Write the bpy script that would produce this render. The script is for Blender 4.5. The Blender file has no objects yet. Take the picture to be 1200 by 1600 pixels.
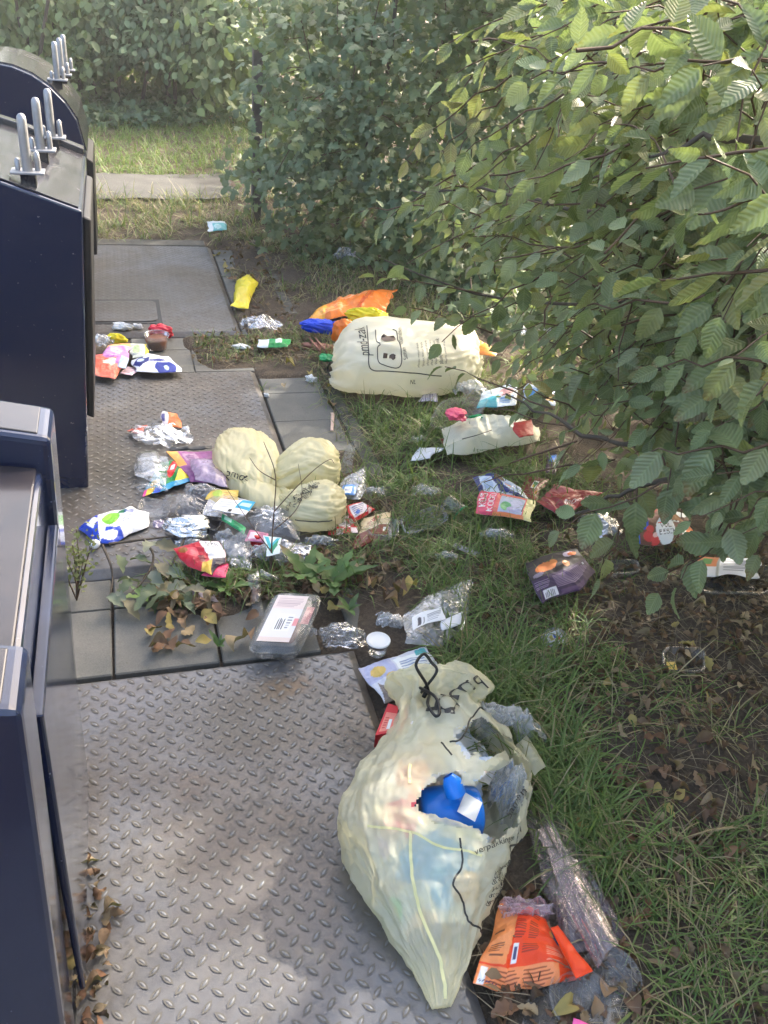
import bpy, bmesh, math, random
import numpy as np
from mathutils import Vector, Matrix
random.seed(7)
RNG = np.random.default_rng(11)
SC = bpy.context.scene
COL = SC.collection

# ------------------------------------------------------------------ camera
CAM_H = 1.7
FPX = 1303.0                       # focal length in pixels of a 1200 x 1600 frame
PITCH, ROLL, YAW = math.radians(32.5), math.radians(6.3), math.radians(19.07)
def cam_axes():
    cy, sy = math.cos(YAW), math.sin(YAW)
    fw = np.array([sy*math.cos(PITCH), cy*math.cos(PITCH), -math.sin(PITCH)])
    rt = np.array([cy, -sy, 0.0]); up = np.cross(rt, fw)
    return (math.cos(ROLL)*rt+math.sin(ROLL)*up, -math.sin(ROLL)*rt+math.cos(ROLL)*up, fw)
RT, UP, FW = cam_axes()
RM = np.array([RT, UP, FW])
EYE = np.array([0.0, 0.0, CAM_H])
cd = bpy.data.cameras.new('camera'); cam = bpy.data.objects.new('camera', cd); COL.objects.link(cam)
cd.sensor_fit = 'VERTICAL'; cd.sensor_height = 36.0; cd.lens = FPX/1600*36.0
cd.clip_start = 0.05; cd.clip_end = 500
cam.matrix_world = Matrix(((RT[0], UP[0], -FW[0], 0), (RT[1], UP[1], -FW[1], 0), (RT[2], UP[2], -FW[2], CAM_H), (0, 0, 0, 1)))
SC.camera = cam

# ------------------------------------------------------------------ sky, sun, exposure
SUN = np.array([0.72, 0.42, 0.52]); SUN /= np.linalg.norm(SUN)
w = bpy.data.worlds.new('World'); SC.world = w; w.use_nodes = True
nt = w.node_tree
sky = nt.nodes.new('ShaderNodeTexSky'); sky.sky_type = 'NISHITA'; sky.sun_disc = False
sky.sun_elevation = math.asin(SUN[2]); sky.sun_rotation = math.atan2(SUN[0], SUN[1])
sky.air_density = 0.8; sky.dust_density = 6.0; sky.ozone_density = 0.3
tint = nt.nodes.new('ShaderNodeMix'); tint.data_type = 'RGBA'; tint.blend_type = 'MULTIPLY'; tint.inputs[0].default_value = 1.0   # warm tint multiplied into the sky colour as white balance
nt.links.new(sky.outputs[0], tint.inputs[6]); tint.inputs[7].default_value = (1.03, 1.0, 0.92, 1)
nt.links.new(tint.outputs[2], nt.nodes['Background'].inputs[0])
nt.nodes['Background'].inputs[1].default_value = 0.15
sd = bpy.data.lights.new('sun', 'SUN'); sd.energy = 2.0; sd.angle = math.radians(1.2); sd.color = (1, 0.93, 0.82)
so = bpy.data.objects.new('sun', sd); COL.objects.link(so)
so.rotation_euler = Vector(SUN).to_track_quat('Z', 'Y').to_euler()
vs = SC.view_settings; vs.view_transform = 'Standard'; vs.look = 'None'; vs.gamma = 1; vs.use_curve_mapping = False
vs.exposure = 2.48
SC.cycles.max_bounces = 5; SC.cycles.transparent_max_bounces = 8; SC.cycles.use_adaptive_sampling = True; SC.cycles.adaptive_threshold = .025
SC.cycles.diffuse_bounces = 2; SC.cycles.glossy_bounces = 2; SC.cycles.transmission_bounces = 3
SC.cycles.caustics_reflective = False; SC.cycles.caustics_refractive = False

# ------------------------------------------------------------------ pixel <-> place
def ray(x, y):
    return RT*((x-600)/FPX) - UP*((y-800)/FPX) + FW
def px(x, y, z=0.0):
    d = ray(x, y); return EYE + d*((z-CAM_H)/d[2])
def pdp(x, y, depth):
    return EYE + ray(x, y)*depth
def toimg(P):
    c = (np.asarray(P)-EYE) @ RM.T
    zz = np.maximum(c[..., 2], 1e-3)
    return 600+FPX*c[..., 0]/zz, 800-FPX*c[..., 1]/zz
def rayplane(x, y, p0, n):
    d = ray(x, y); return EYE + d*(np.dot(np.asarray(p0)-EYE, n)/np.dot(d, n))
def inpoly(x, y, poly):
    x = np.asarray(x, float); y = np.asarray(y, float); r = np.zeros(x.shape, bool); n = len(poly)
    for i in range(n):
        x0, y0 = poly[i]; x1, y1 = poly[(i+1) % n]
        c = ((y0 > y) != (y1 > y)) & (x < (x1-x0)*(y-y0)/((y1-y0) or 1e-9)+x0)
        r ^= c
    return r

# ------------------------------------------------------------------ noise
def _h(i, j, k, s):
    n = (i*374761393 + j*668265263 + k*1442695041 + s*974634777) & 0xFFFFFFFF
    n = ((n ^ (n >> 13))*1274126177) & 0xFFFFFFFF
    n = ((n ^ (n >> 15))*2246822519) & 0xFFFFFFFF
    return ((n ^ (n >> 16)) & 0xFFFF)/32767.5 - 1.0
def vn(P, s=0):
    P = np.asarray(P, float); f0 = np.floor(P).astype(np.int64); t = P-f0; t = t*t*t*(t*(t*6-15)+10)
    i, j, k = f0[..., 0], f0[..., 1], f0[..., 2]; a, b, c = t[..., 0], t[..., 1], t[..., 2]
    def L(x, y, q): return x+(y-x)*q
    return L(L(L(_h(i, j, k, s), _h(i+1, j, k, s), a), L(_h(i, j+1, k, s), _h(i+1, j+1, k, s), a), b),
             L(L(_h(i, j, k+1, s), _h(i+1, j, k+1, s), a), L(_h(i, j+1, k+1, s), _h(i+1, j+1, k+1, s), a), b), c)
def vn2(x, y, s=0):
    return vn(np.stack([np.asarray(x, float), np.asarray(y, float), np.zeros_like(np.asarray(x, float))+.37], -1), s)
def crump(P, f, s=0):
    """creased film: sharp ridges between flat facets, 0..1"""
    P = np.asarray(P)*f
    W = P + .6*np.stack([vn(P*.7+9, s+5), vn(P*.7+31, s+6), vn(P*.7+57, s+7)], -1)
    return (1-np.abs(vn(W, s)))*.62 + (1-np.abs(vn(W*2.3, s+1)))*.28 + (1-np.abs(vn(W*5.1, s+2)))*.10

# ------------------------------------------------------------------ mesh helpers
def lin(c):
    return tuple(((x/12.92) if x <= .04045 else ((x+.055)/1.055)**2.4) for x in c[:3])
def mesh_np(name, V, F, col=None, uv=None, smooth=True, mat=None, edges=None):
    """V (n,3), F (m,k) one face size (or list of such arrays)"""
    me = bpy.data.meshes.new(name)
    V = np.ascontiguousarray(V, np.float32)
    Fs = F if isinstance(F, list) else [F]
    me.vertices.add(len(V)); me.vertices.foreach_set('co', V.ravel())
    li = np.concatenate([np.asarray(f, np.int32).ravel() for f in Fs])
    cnt = np.concatenate([np.full(len(f), np.asarray(f).shape[1], np.int32) for f in Fs])
    me.loops.add(len(li)); me.loops.foreach_set('vertex_index', li)
    me.polygons.add(len(cnt)); st = np.concatenate([[0], np.cumsum(cnt)[:-1]]).astype(np.int32)
    me.polygons.foreach_set('loop_start', st); me.polygons.foreach_set('loop_total', cnt)
    if smooth: me.polygons.foreach_set('use_smooth', np.ones(len(cnt), bool))
    if uv is not None:
        l = me.uv_layers.new(name='UVMap'); l.data.foreach_set('uv', np.asarray(uv, np.float32)[li].ravel())
    me.update(calc_edges=True)
    if col is not None:
        a = me.color_attributes.new('Col', 'FLOAT_COLOR', 'POINT')
        c = np.ones((len(V), 4), np.float32); c[:, :3] = col; a.data.foreach_set('color', c.ravel())
    if mat: me.materials.append(M[mat] if isinstance(mat, str) else mat)
    return me
def add(name, me, parent=None, label=None, cat=None, group=None, kind=None):
    o = bpy.data.objects.new(name, me); COL.objects.link(o)
    if parent is not None: o.parent = parent
    if label: o['label'] = label
    if cat: o['category'] = cat
    if group: o['group'] = group
    if kind: o['kind'] = kind
    return o
def empty(name, loc, label, cat, group=None, kind=None):
    o = add(name, None, None, label, cat, group, kind); o.location = Vector([float(x) for x in loc]); o.empty_display_size = .05
    INV[o.name] = Vector(o.location); return o
INV = {}
def child(name, me, parent, kind=None, label=None):
    """mesh in world coordinates under a thing whose Empty stands at its base"""
    o = add(name, me, parent, label=label, kind=kind)
    if parent.name in INV: o.location = -INV[parent.name]
    return o
def box(bm, x0, x1, y0, y1, z0, z1):
    vs_ = [bm.verts.new(p) for p in ((x0, y0, z0), (x1, y0, z0), (x1, y1, z0), (x0, y1, z0), (x0, y0, z1), (x1, y0, z1), (x1, y1, z1), (x0, y1, z1))]
    for f in ((3, 2, 1, 0), (4, 5, 6, 7), (0, 1, 5, 4), (1, 2, 6, 5), (2, 3, 7, 6), (3, 0, 4, 7)): bm.faces.new([vs_[i] for i in f])
def bmesh_done(name, bm, mat, bevel=0, seg=2, smooth=False):
    bmesh.ops.recalc_face_normals(bm, faces=bm.faces)
    if bevel: bmesh.ops.bevel(bm, geom=list(bm.edges), offset=bevel, segments=seg, profile=.6, affect='EDGES', clamp_overlap=True)
    me = bpy.data.meshes.new(name); bm.to_mesh(me); bm.free(); me.materials.append(M[mat])
    if smooth: me.polygons.foreach_set('use_smooth', np.ones(len(me.polygons), bool))
    return me
def prism(bm, poly_xz, y0, y1):
    a = [bm.verts.new((x, y0, z)) for x, z in poly_xz]; b = [bm.verts.new((x, y1, z)) for x, z in poly_xz]
    n = len(a); bm.faces.new(a); bm.faces.new(b[::-1])
    for i in range(n): bm.faces.new((a[i], b[i], b[(i+1) % n], a[(i+1) % n]))
def grid_faces(n, m, off=0, wrap=False):
    """n columns, m rows of vertices (row major)"""
    i = np.arange(m-1)[:, None]; j = np.arange(n if wrap else n-1)[None, :]; k = (j+1) % n
    return (np.stack(np.broadcast_arrays(i*n+j, i*n+k, (i+1)*n+k, (i+1)*n+j), -1).reshape(-1, 4)+off)
def tube(pts, rad, seg=6, close=False):
    """returns V,F of a tube along pts with radius list"""
    P = np.asarray(pts, float); n = len(P); rad = np.broadcast_to(np.asarray(rad, float), (n,))
    T = np.gradient(P, axis=0); T /= np.maximum(np.linalg.norm(T, axis=1)[:, None], 1e-9)
    ref = np.where(np.abs(T[:, 2:3]) > .9, np.array([[1., 0, 0]]), np.array([[0., 0, 1]]))
    A = np.cross(T, ref); A /= np.maximum(np.linalg.norm(A, axis=1)[:, None], 1e-9); B = np.cross(T, A)
    th = np.linspace(0, 2*np.pi, seg, endpoint=False)
    V = P[:, None]+rad[:, None, None]*(np.cos(th)[None, :, None]*A[:, None]+np.sin(th)[None, :, None]*B[:, None])
    return V.reshape(-1, 3), grid_faces(seg, n, 0, True)
def joinVF(parts):
    Vs, Fs, o = [], [], 0
    for V, F in parts: Vs.append(V); Fs.append(F+o); o += len(V)
    return np.concatenate(Vs), np.concatenate(Fs)
def spline(pts, n):
    """Catmull-Rom through pts (any dimension), n samples"""
    P = np.asarray(pts, float); m = len(P); Q = np.vstack([2*P[0]-P[1], P, 2*P[-1]-P[-2]])
    t = np.linspace(0, m-1-1e-9, n); i = t.astype(int); f = (t-i)[:, None]
    a, b, c, d = Q[i], Q[i+1], Q[i+2], Q[i+3]
    return .5*((2*b)+(c-a)*f+(2*a-5*b+4*c-d)*f**2+(3*b-a-3*c+d)*f**3)
def poly_at(pts, n):
    P = np.asarray(pts, float)
    if len(P) == 1: return np.repeat(P, n, 0)
    d = np.r_[0, np.cumsum(np.linalg.norm(np.diff(P, axis=0), axis=1))]; d /= d[-1]
    t = np.linspace(0, 1, n); return np.stack([np.interp(t, d, P[:, k]) for k in range(P.shape[1])], -1)

# ------------------------------------------------------------------ materials
M = {}
class NT:
    def __init__(s, name):
        s.m = bpy.data.materials.new(name); s.m.use_nodes = True; s.t = s.m.node_tree; s.t.nodes.clear()
        s.out = s.n('ShaderNodeOutputMaterial'); M[name] = s.m
    def n(s, typ, ins=None, **kw):
        o = s.t.nodes.new(typ)
        for k, v in kw.items(): setattr(o, k, v)
        for k, v in (ins or {}).items(): s.set(o, k, v)
        return o
    def set(s, o, k, v):
        i = o.inputs[k]
        if isinstance(v, bpy.types.NodeSocket): s.t.links.new(v, i)
        elif isinstance(v, bpy.types.Node): s.t.links.new(v.outputs[0], i)
        else:
            if i.type == 'RGBA' and len(v) == 3: v = (*v, 1)
            i.default_value = v
    def noise(s, scale, detail=4, rough=.6, vec=None, dist=0):
        o = s.n('ShaderNodeTexNoise', {'Scale': scale, 'Detail': detail, 'Roughness': rough, 'Distortion': dist})
        if vec is not None: s.set(o, 'Vector', vec)
        return o.outputs['Fac']
    def ramp(s, fac, stops):
        o = s.n('ShaderNodeValToRGB', {'Fac': fac}); e = o.color_ramp.elements
        while len(e) < len(stops): e.new(.5)
        for a, (p, c) in zip(e, stops): a.position = p; a.color = (*c, 1) if len(c) == 3 else c
        return o.outputs['Color']
    def f(s, fac, p0, p1, v0=0., v1=1.):
        return s.n('ShaderNodeMapRange', {'Value': fac, 'From Min': p0, 'From Max': p1, 'To Min': v0, 'To Max': v1}).outputs[0]
    def mix(s, fac, a, b, blend='MIX'):
        o = s.n('ShaderNodeMix', data_type='RGBA', blend_type=blend); s.set(o, 0, fac); s.set(o, 6, a); s.set(o, 7, b); return o.outputs[2]
    def math(s, op, a, b=0.):
        return s.n('ShaderNodeMath', {0: a, 1: b}, operation=op).outputs[0]
    def crease(s, scale, p):
        w = s.n('ShaderNodeMix', data_type='VECTOR'); nz = s.n('ShaderNodeTexNoise', {'Scale': scale*.6, 'Detail': 2., 'Vector': p}); w.inputs[0].default_value = .06
        s.set(w, 4, p); s.set(w, 5, nz.outputs['Color'])
        a = s.n('ShaderNodeTexVoronoi', {'Scale': scale, 'Vector': w.outputs[1]}, feature='F1'); b = s.n('ShaderNodeTexVoronoi', {'Scale': scale*2.7, 'Vector': w.outputs[1]}, feature='F1')
        return s.math('ADD', a.outputs['Distance'], s.math('MULTIPLY', b.outputs['Distance'], .4))
    def bump(s, h, strength, dist=.01):
        return s.n('ShaderNodeBump', {'Height': h, 'Strength': strength, 'Distance': dist}).outputs[0]
    def bsdf(s, **kw):
        return s.n('ShaderNodeBsdfPrincipled', {k.replace('_', ' '): v for k, v in kw.items()})
    def done(s, sh):
        s.t.links.new(sh.outputs[0], s.out.inputs[0]); return s.m
    def geo(s): return s.n('ShaderNodeNewGeometry').outputs['Position']
    def colattr(s): return s.n('ShaderNodeVertexColor', layer_name='Col').outputs['Color']
    def mixsh(s, fac, a, b): 
        o = s.n('ShaderNodeMixShader'); s.set(o, 0, fac); s.t.links.new(a.outputs[0], o.inputs[1]); s.t.links.new(b.outputs[0], o.inputs[2]); return o

STAINS_AND_SHADE = [(*px(432, 1090)[:2], .07, (.13, .085, .045), .8), (*px(395, 1135)[:2], .20, (.085, .075, .062), .75), (*px(470, 1080)[:2], .05, (.14, .09, .05), .6), (*px(300, 1240)[:2], .06, (.12, .09, .07), .5), (*px(200, 740)[:2], .35, (.075, .068, .055), .8), (*px(420, 1400)[:2], .3, (.13, .105, .085), .6), (*px(200, 470)[:2], .4, (.10, .095, .085), .6), (*px(170, 1100)[:2], .12, (.23, .23, .25), .5)]  # brown stains, plus container shade and pale sky reflection painted into the plates
def make_materials():
    # worn galvanised tread plate
    t = NT('tread_steel'); p = t.geo()
    big = t.noise(2.2, 5, .6, p, .6); fine = t.noise(60, 4, .7, p); mid = t.noise(11, 5, .65, p, 1.)
    c = t.mix(t.f(big, .42, .66), (.165, .172, .19), (.125, .106, .088))
    c = t.mix(t.f(t.noise(1.6, 6, .65, p, 1.5), .45, .62, 0, .8), c, (.105, .080, .060))
    c = t.mix(t.f(mid, .5, .75, 0, .6), c, (.08, .07, .058))
    c = t.mix(t.f(fine, .35, .75, 0, .5), c, (.2, .195, .19))
    for (sx, sy, r0, cc, am) in STAINS_AND_SHADE:
        dv = t.n('ShaderNodeVectorMath', {0: p, 1: (sx, sy, .03)}, operation='DISTANCE').outputs['Value']
        dn = t.math('ADD', dv, t.math('MULTIPLY', t.math('SUBTRACT', mid, .5), r0*1.6)); c = t.mix(t.f(dn, r0*.35, r0, am, 0), c, cc)
    t.done(t.bsdf(Base_Color=c, Metallic=.35, Roughness=t.f(mid, .3, .8, .34, .62), Normal=t.bump(fine, .12, .003)))
    t = NT('tread_lug'); p = t.geo()
    c = t.mix(t.f(t.noise(2.2, 5, .6, p, .6), .42, .68), (.21, .217, .235), (.16, .147, .13))
    c = t.mix(t.f(t.noise(70, 3, .7, p), .4, .8, 0, .5), c, (.13, .12, .105))
    t.done(t.bsdf(Base_Color=c, Metallic=.45, Roughness=.42))
    t = NT('tread_dirt'); t.done(t.bsdf(Base_Color=(.135, .124, .108), Roughness=.65))
    # container paint
    t = NT('blue_paint'); p = t.geo(); n = t.noise(180, 2, .5, p); sc_ = t.noise(5, 6, .75, p, .4)
    c = t.mix(t.f(sc_, .5, .85, 0, .14), (.010, .017, .048), (.045, .047, .056))
    c = t.mix(t.f(t.noise(90, 2, .5, p), .74, .78, 0, .6), c, (.3, .3, .3))
    t.done(t.bsdf(Base_Color=c, Roughness=t.f(sc_, .3, .8, .12, .3), Coat_Weight=.7, Coat_Roughness=.08))
    t = NT('dusty_paint'); p = t.geo(); sc_ = t.noise(6, 6, .65, p, 1)
    c = t.mix(t.f(sc_, .35, .7), (.012, .012, .018), (.034, .028, .029))
    t.done(t.bsdf(Base_Color=c, Roughness=t.f(sc_, .3, .8, .14, .34), Coat_Weight=.5, Coat_Roughness=.1))
    t = NT('black_rubber'); t.done(t.bsdf(Base_Color=(.012, .012, .014), Roughness=.45))
    t = NT('galvanised'); p = t.geo(); c = t.mix(t.noise(45, 4, .6, p), (.26, .265, .285), (.46, .46, .48))
    t.done(t.bsdf(Base_Color=c, Metallic=.65, Roughness=.42))
    # concrete, soil
    t = NT('concrete_tile'); p = t.geo(); a = t.noise(7, 6, .65, p); b = t.noise(220, 3, .7, p)
    c = t.mix(t.f(a, .3, .7), (.145, .148, .138), (.225, .216, .192)); c = t.mix(t.f(b, .3, .8, 0, .6), c, (.09, .088, .08))
    c = t.mix(t.f(t.noise(30, 5, .7, p), .62, .72, 0, .6), c, (.07, .075, .045))
    t.done(t.bsdf(Base_Color=c, Roughness=.9, Normal=t.bump(b, .35, .002)))
    t = NT('kerb_concrete'); p = t.geo(); a = t.noise(12, 6, .7, p)
    c = t.mix(t.f(a, .3, .7), (.075, .072, .060), (.15, .142, .122))
    t.done(t.bsdf(Base_Color=c, Roughness=.95, Normal=t.bump(t.noise(90, 4, .7, p), .5, .006)))
    t = NT('soil'); p = t.geo(); a = t.noise(5, 8, .7, p); b = t.noise(90, 5, .75, p, .5)
    c = t.mix(t.f(a, .35, .7), (.070, .052, .038), (.14, .108, .078)); c = t.mix(t.f(b, .45, .75), c, (.19, .145, .10))
    t.done(t.bsdf(Base_Color=c, Roughness=1, Normal=t.bump(b, .9, .02)))
    t = NT('path'); p = t.geo(); a = t.noise(3, 8, .7, p)
    c = t.mix(t.f(a, .35, .7), (.075, .074, .069), (.13, .127, .117)); t.done(t.bsdf(Base_Color=c, Roughness=1, Normal=t.bump(t.noise(80, 4, .7, p), .4, .01)))
    # foliage
    def leaf(name, vein, rough, transl, coatw=0.):
        t = NT(name); base = t.colattr()
        if vein:
            uv = t.n('ShaderNodeTexCoord').outputs['UV']; sp = t.n('ShaderNodeSeparateXYZ', {0: uv})
            ax = t.math('ABSOLUTE', t.math('SUBTRACT', sp.outputs[0], .5))
            ph = t.math('MULTIPLY', t.math('SUBTRACT', sp.outputs[1], t.math('MULTIPLY', ax, .75)), 62.)
            wv = t.f(t.math('SINE', ph), -1, 1, 0, 1)
            rib = t.f(ax, 0, .035, 1, 0)
            base2 = t.mix(t.math('MULTIPLY', wv, .42), base, t.mix(.5, base, (.42, .46, .30)))
            base2 = t.mix(t.math('MULTIPLY', rib, .6), base2, (.30, .36, .17))
            p = t.geo(); base2 = t.mix(t.f(t.noise(160, 3, .6, p), .68, .74, 0, .55), base2, (.13, .10, .04))
            nrm = t.bump(wv, .45, .003)
        else: base2 = base; nrm = None
        kw = dict(Base_Color=base2, Roughness=rough, Specular_IOR_Level=.55)
        if nrm is not None: kw['Normal'] = nrm
        b = t.bsdf(**kw); tr = t.n('ShaderNodeBsdfTranslucent', {'Color': t.mix(.5, base2, (.30, .42, .05))})
        t.done(t.mixsh(transl, b, tr))
    leaf('hornbeam_leaf', True, .42, .30); leaf('small_leaf', False, .5, .28); leaf('grass_blade', False, .55, .3); leaf('dry_leaf', False, .75, .15)
    t = NT('bark'); p = t.geo(); c = t.mix(t.noise(60, 5, .7, p), (.05, .04, .032), (.14, .115, .09)); t.done(t.bsdf(Base_Color=c, Roughness=.9))
    t = NT('weathered_wood'); p = t.geo(); c = t.mix(t.noise(30, 5, .7, p), (.10, .085, .075), (.19, .165, .15)); t.done(t.bsdf(Base_Color=c, Roughness=.9))
    t = NT('twig'); t.done(t.bsdf(Base_Color=(.10, .06, .035), Roughness=.7))
    # litter
    t = NT('print_film'); p = t.geo(); c = t.colattr()
    t.done(t.bsdf(Base_Color=c, Roughness=.36, Specular_IOR_Level=.4, Coat_Weight=.08, Coat_Roughness=.2, Normal=t.bump(t.crease(38, p), .35, .004)))
    t = NT('print_card'); c = t.colattr(); t.done(t.bsdf(Base_Color=c, Roughness=.6))
    t = NT('paper'); p = t.geo(); t.done(t.bsdf(Base_Color=(.78, .79, .8), Roughness=.9, Normal=t.bump(t.noise(150, 3, .6, p), .3, .002)))
    t = NT('foil'); p = t.geo(); t.done(t.bsdf(Base_Color=(.82, .83, .85), Metallic=1., Roughness=.16, Normal=t.bump(t.noise(90, 3, .6, p, 2), .5, .004)))
    t = NT('black_cord'); t.done(t.bsdf(Base_Color=(.012, .012, .013), Roughness=.35))
    def clear(name, tint, body, alpha, rough=.12, cr=.4):
        """thin clear plastic: mostly lets light straight through, a little milky body, fresnel gloss"""
        t = NT(name); p = t.geo(); nz = t.noise(28, 3, .55, p, 1.5)
        nr = t.bump(t.crease(16, p), cr*.6, .008)
        tr = t.n('ShaderNodeBsdfTransparent', {'Color': tint})
        df = t.n('ShaderNodeBsdfDiffuse', {'Color': body}); tl = t.n('ShaderNodeBsdfTranslucent', {'Color': body})
        gl = t.n('ShaderNodeBsdfGlossy', {'Color': (.95, .96, 1), 'Roughness': rough, 'Normal': nr})
        s1 = t.mixsh(t.f(nz, .3, .75, alpha*.6, alpha*1.5), tr, t.mixsh(.5, df, tl))
        fr = t.n('ShaderNodeFresnel', {'IOR': 1.55, 'Normal': nr})
        t.done(t.mixsh(t.math('MINIMUM', t.math('MULTIPLY', fr.outputs[0], 1.0), .45), s1, gl))
    clear('clear_film', (.97, .975, .985), (.84, .87, .91), .13)
    clear('milky_film', (.95, .96, .97), (.84, .87, .91), .30, .2)
    clear('pink_film', (.97, .88, .91), (.86, .70, .78), .45, .15)
    clear('sleeve_film', (.975, .93, .94), (.80, .70, .74), .16, .10, .08)
    clear('lilac_film', (.92, .84, .97), (.70, .60, .76), .5, .2)
    clear('clear_tray', (.96, .97, .975), (.80, .83, .86), .16, .08)
    clear('smoke_tray', (.55, .56, .58), (.08, .08, .09), .15, .1)
    t = NT('bag_film'); p = t.geo(); nz = t.noise(26, 4, .6, p, 1.5)
    body = t.mix(t.f(nz, .3, .7), (.93, .89, .64), (.95, .92, .76))
    df = t.bsdf(Base_Color=body, Roughness=.28, Specular_IOR_Level=.6, Normal=t.bump(t.crease(11, p), .22, .012))
    tl = t.n('ShaderNodeBsdfTranslucent', {'Color': (.95, .92, .70)}); tr = t.n('ShaderNodeBsdfTransparent', {'Color': (.97, .95, .80)})
    t.done(t.mixsh(.40, t.mixsh(.42, df, tl), tr))
    t = NT('bag_dense'); p = t.geo(); body = (.93, .92, .79)
    df = t.bsdf(Base_Color=body, Roughness=.28, Specular_IOR_Level=.6, Normal=t.bump(t.crease(9, p), .22, .012))
    t.done(t.mixsh(.15, t.mixsh(.36, df, t.n('ShaderNodeBsdfTranslucent', {'Color': (.92, .90, .72)})), t.n('ShaderNodeBsdfTransparent', {'Color': (.97, .95, .85)})))
    t = NT('bag_slack'); p = t.geo(); body = (.93, .89, .62)
    df = t.bsdf(Base_Color=body, Roughness=.28, Specular_IOR_Level=.6, Normal=t.bump(t.crease(9, p), .22, .012))
    t.done(t.mixsh(.20, t.mixsh(.36, df, t.n('ShaderNodeBsdfTranslucent', {'Color': (.94, .89, .58)})), t.n('ShaderNodeBsdfTransparent', {'Color': (.97, .95, .85)})))
    t = NT('bag_print'); t.done(t.bsdf(Base_Color=(.035, .033, .03), Roughness=.5))
    t = NT('bag_seam'); t.done(t.bsdf(Base_Color=(.82, .76, .38), Roughness=.4))
    def plain(name, c, rough=.4, **k): t = NT(name); t.done(t.bsdf(Base_Color=lin(c), Roughness=rough, **k))
    plain('blue_plastic', (.05, .50, .93), .3); plain('white_plastic', (.90, .91, .92), .4); plain('pink_plastic', (.95, .35, .5), .4)
    plain('green_plastic', (.1, .62, .35), .35); plain('red_plastic', (.8, .12, .16), .4); plain('magenta_paper', (1., .42, .72), .7)
    plain('orange_film', (.96, .50, .18), .3); plain('blue_film', (.05, .28, .85), .35); plain('yellow_film', (.93, .88, .12), .35)
    plain('brown_food', (.45, .26, .17), .6); plain('lilac_plastic', (.78, .65, .85), .4); plain('cream_plastic', (.86, .80, .62), .5)
    plain('crimson_film', (.78, .12, .22), .4); plain('meat_pink', (.88, .58, .60), .5); plain('dark_food', (.22, .17, .15), .5); plain('terracotta', (.55, .36, .30), .6)
make_materials()
def _extra():
    def plain(name, c, rough=.4): t = NT(name); t.done(t.bsdf(Base_Color=lin(c), Roughness=rough))
    plain('blue_film_light', (.35, .66, .90), .4); plain('peach_plastic', (.90, .60, .45), .45); plain('bag_symbol', (.36, .29, .24), .5)
_extra()
# ================================================================== the setting
PLATES = [(.14, 1.785), (2.245, 3.82), (4.30, 5.935)]
PX0, PX1, PTOP = -1.15, .571, .030
def smooth01(a, b, x): t = np.clip((x-a)/(b-a), 0, 1); return t*t*(3-2*t)
def soil(x, y):
    x = np.asarray(x, float); y = np.asarray(y, float)
    n = vn2(x*3.1, y*3.1, 3)*.5+vn2(x*9, y*9, 4)*.3+vn2(x*28, y*28, 5)*.2
    wig = vn2(x*5, y*5, 8)*.10
    zone = np.zeros_like(x)
    def rect(x0, x1, y0, y1, s=.06):
        return smooth01(x0-s, x0, x+wig*.6)*(1-smooth01(x1, x1+s, x+wig*.4))*smooth01(y0-s, y0, y+wig)*(1-smooth01(y1, y1+s, y+wig*.3))
    zone = np.maximum.reduce([rect(.0, .57, 2.01, 2.235, .03), rect(.62, .9, -.5, 2.95, .05), rect(.30, .9, 3.93, 4.27, .05),
                              rect(.63, .9, 3.8, 4.7), rect(.70, .9, 4.6, 6.2), smooth01(.80, .9, x+wig*.3)*.8, rect(-.5, -.16, .9, 1.7, .03)*.3])
    out = smooth01(.90, 1.0, x)
    far = smooth01(6.05, 6.2, y)
    h = -.004 + zone*(.028+.012*n) + out*(.012+.02*n) + far*(.02+.02*n)
    return h
def inplate(x, y):
    r = np.zeros(np.shape(x), bool)
    for a, b in PLATES: r |= (x > PX0) & (x < PX1) & (y > a) & (y < b)
    return r
def gz(x, y):
    x = np.asarray(x, float); y = np.asarray(y, float)
    return np.where(inplate(x, y), PTOP, np.maximum(soil(x, y), np.where((x < .87) & (y < 6.1), .014, -1)))
def on(x, y, z=0.0):
    """place on whatever ground is seen at this pixel, z above it"""
    P = px(x, y, 0.02)
    for _ in range(3): P = px(x, y, float(gz(P[0], P[1]))+z)
    return P

# ground: one sheet, fine near the camera, reaching the horizon
xs = np.r_[np.linspace(-150, -3, 12), np.linspace(-2.4, -1.2, 6), np.arange(-1.1, 3.2, .022), np.linspace(3.3, 8, 22), np.linspace(9, 150, 14)]
ys = np.r_[np.linspace(-60, -1, 10), np.arange(-.5, 6.6, .022), np.linspace(6.7, 14, 70), np.linspace(15, 300, 16)]
GX, GY = np.meshgrid(xs, ys); GZ = soil(GX, GY)
GZ = np.where(inplate(GX+.02, GY) & inplate(GX-.02, GY), -.05, GZ)
g = add('ground', mesh_np('ground', np.stack([GX, GY, GZ], -1).reshape(-1, 3), grid_faces(len(xs), len(ys)), mat='soil'), kind='structure')

# path behind
pv = []
for i, X in enumerate(np.linspace(-6, 2.6, 90)):
    for Yv in (7.15, 8.05): pv.append((X, Yv+.16*X+.03*math.sin(X*7+Yv)+random.uniform(-.03, .03), .046))
add('path', mesh_np('path', np.array(pv), grid_faces(2, 90), mat='path'), kind='structure')

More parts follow.
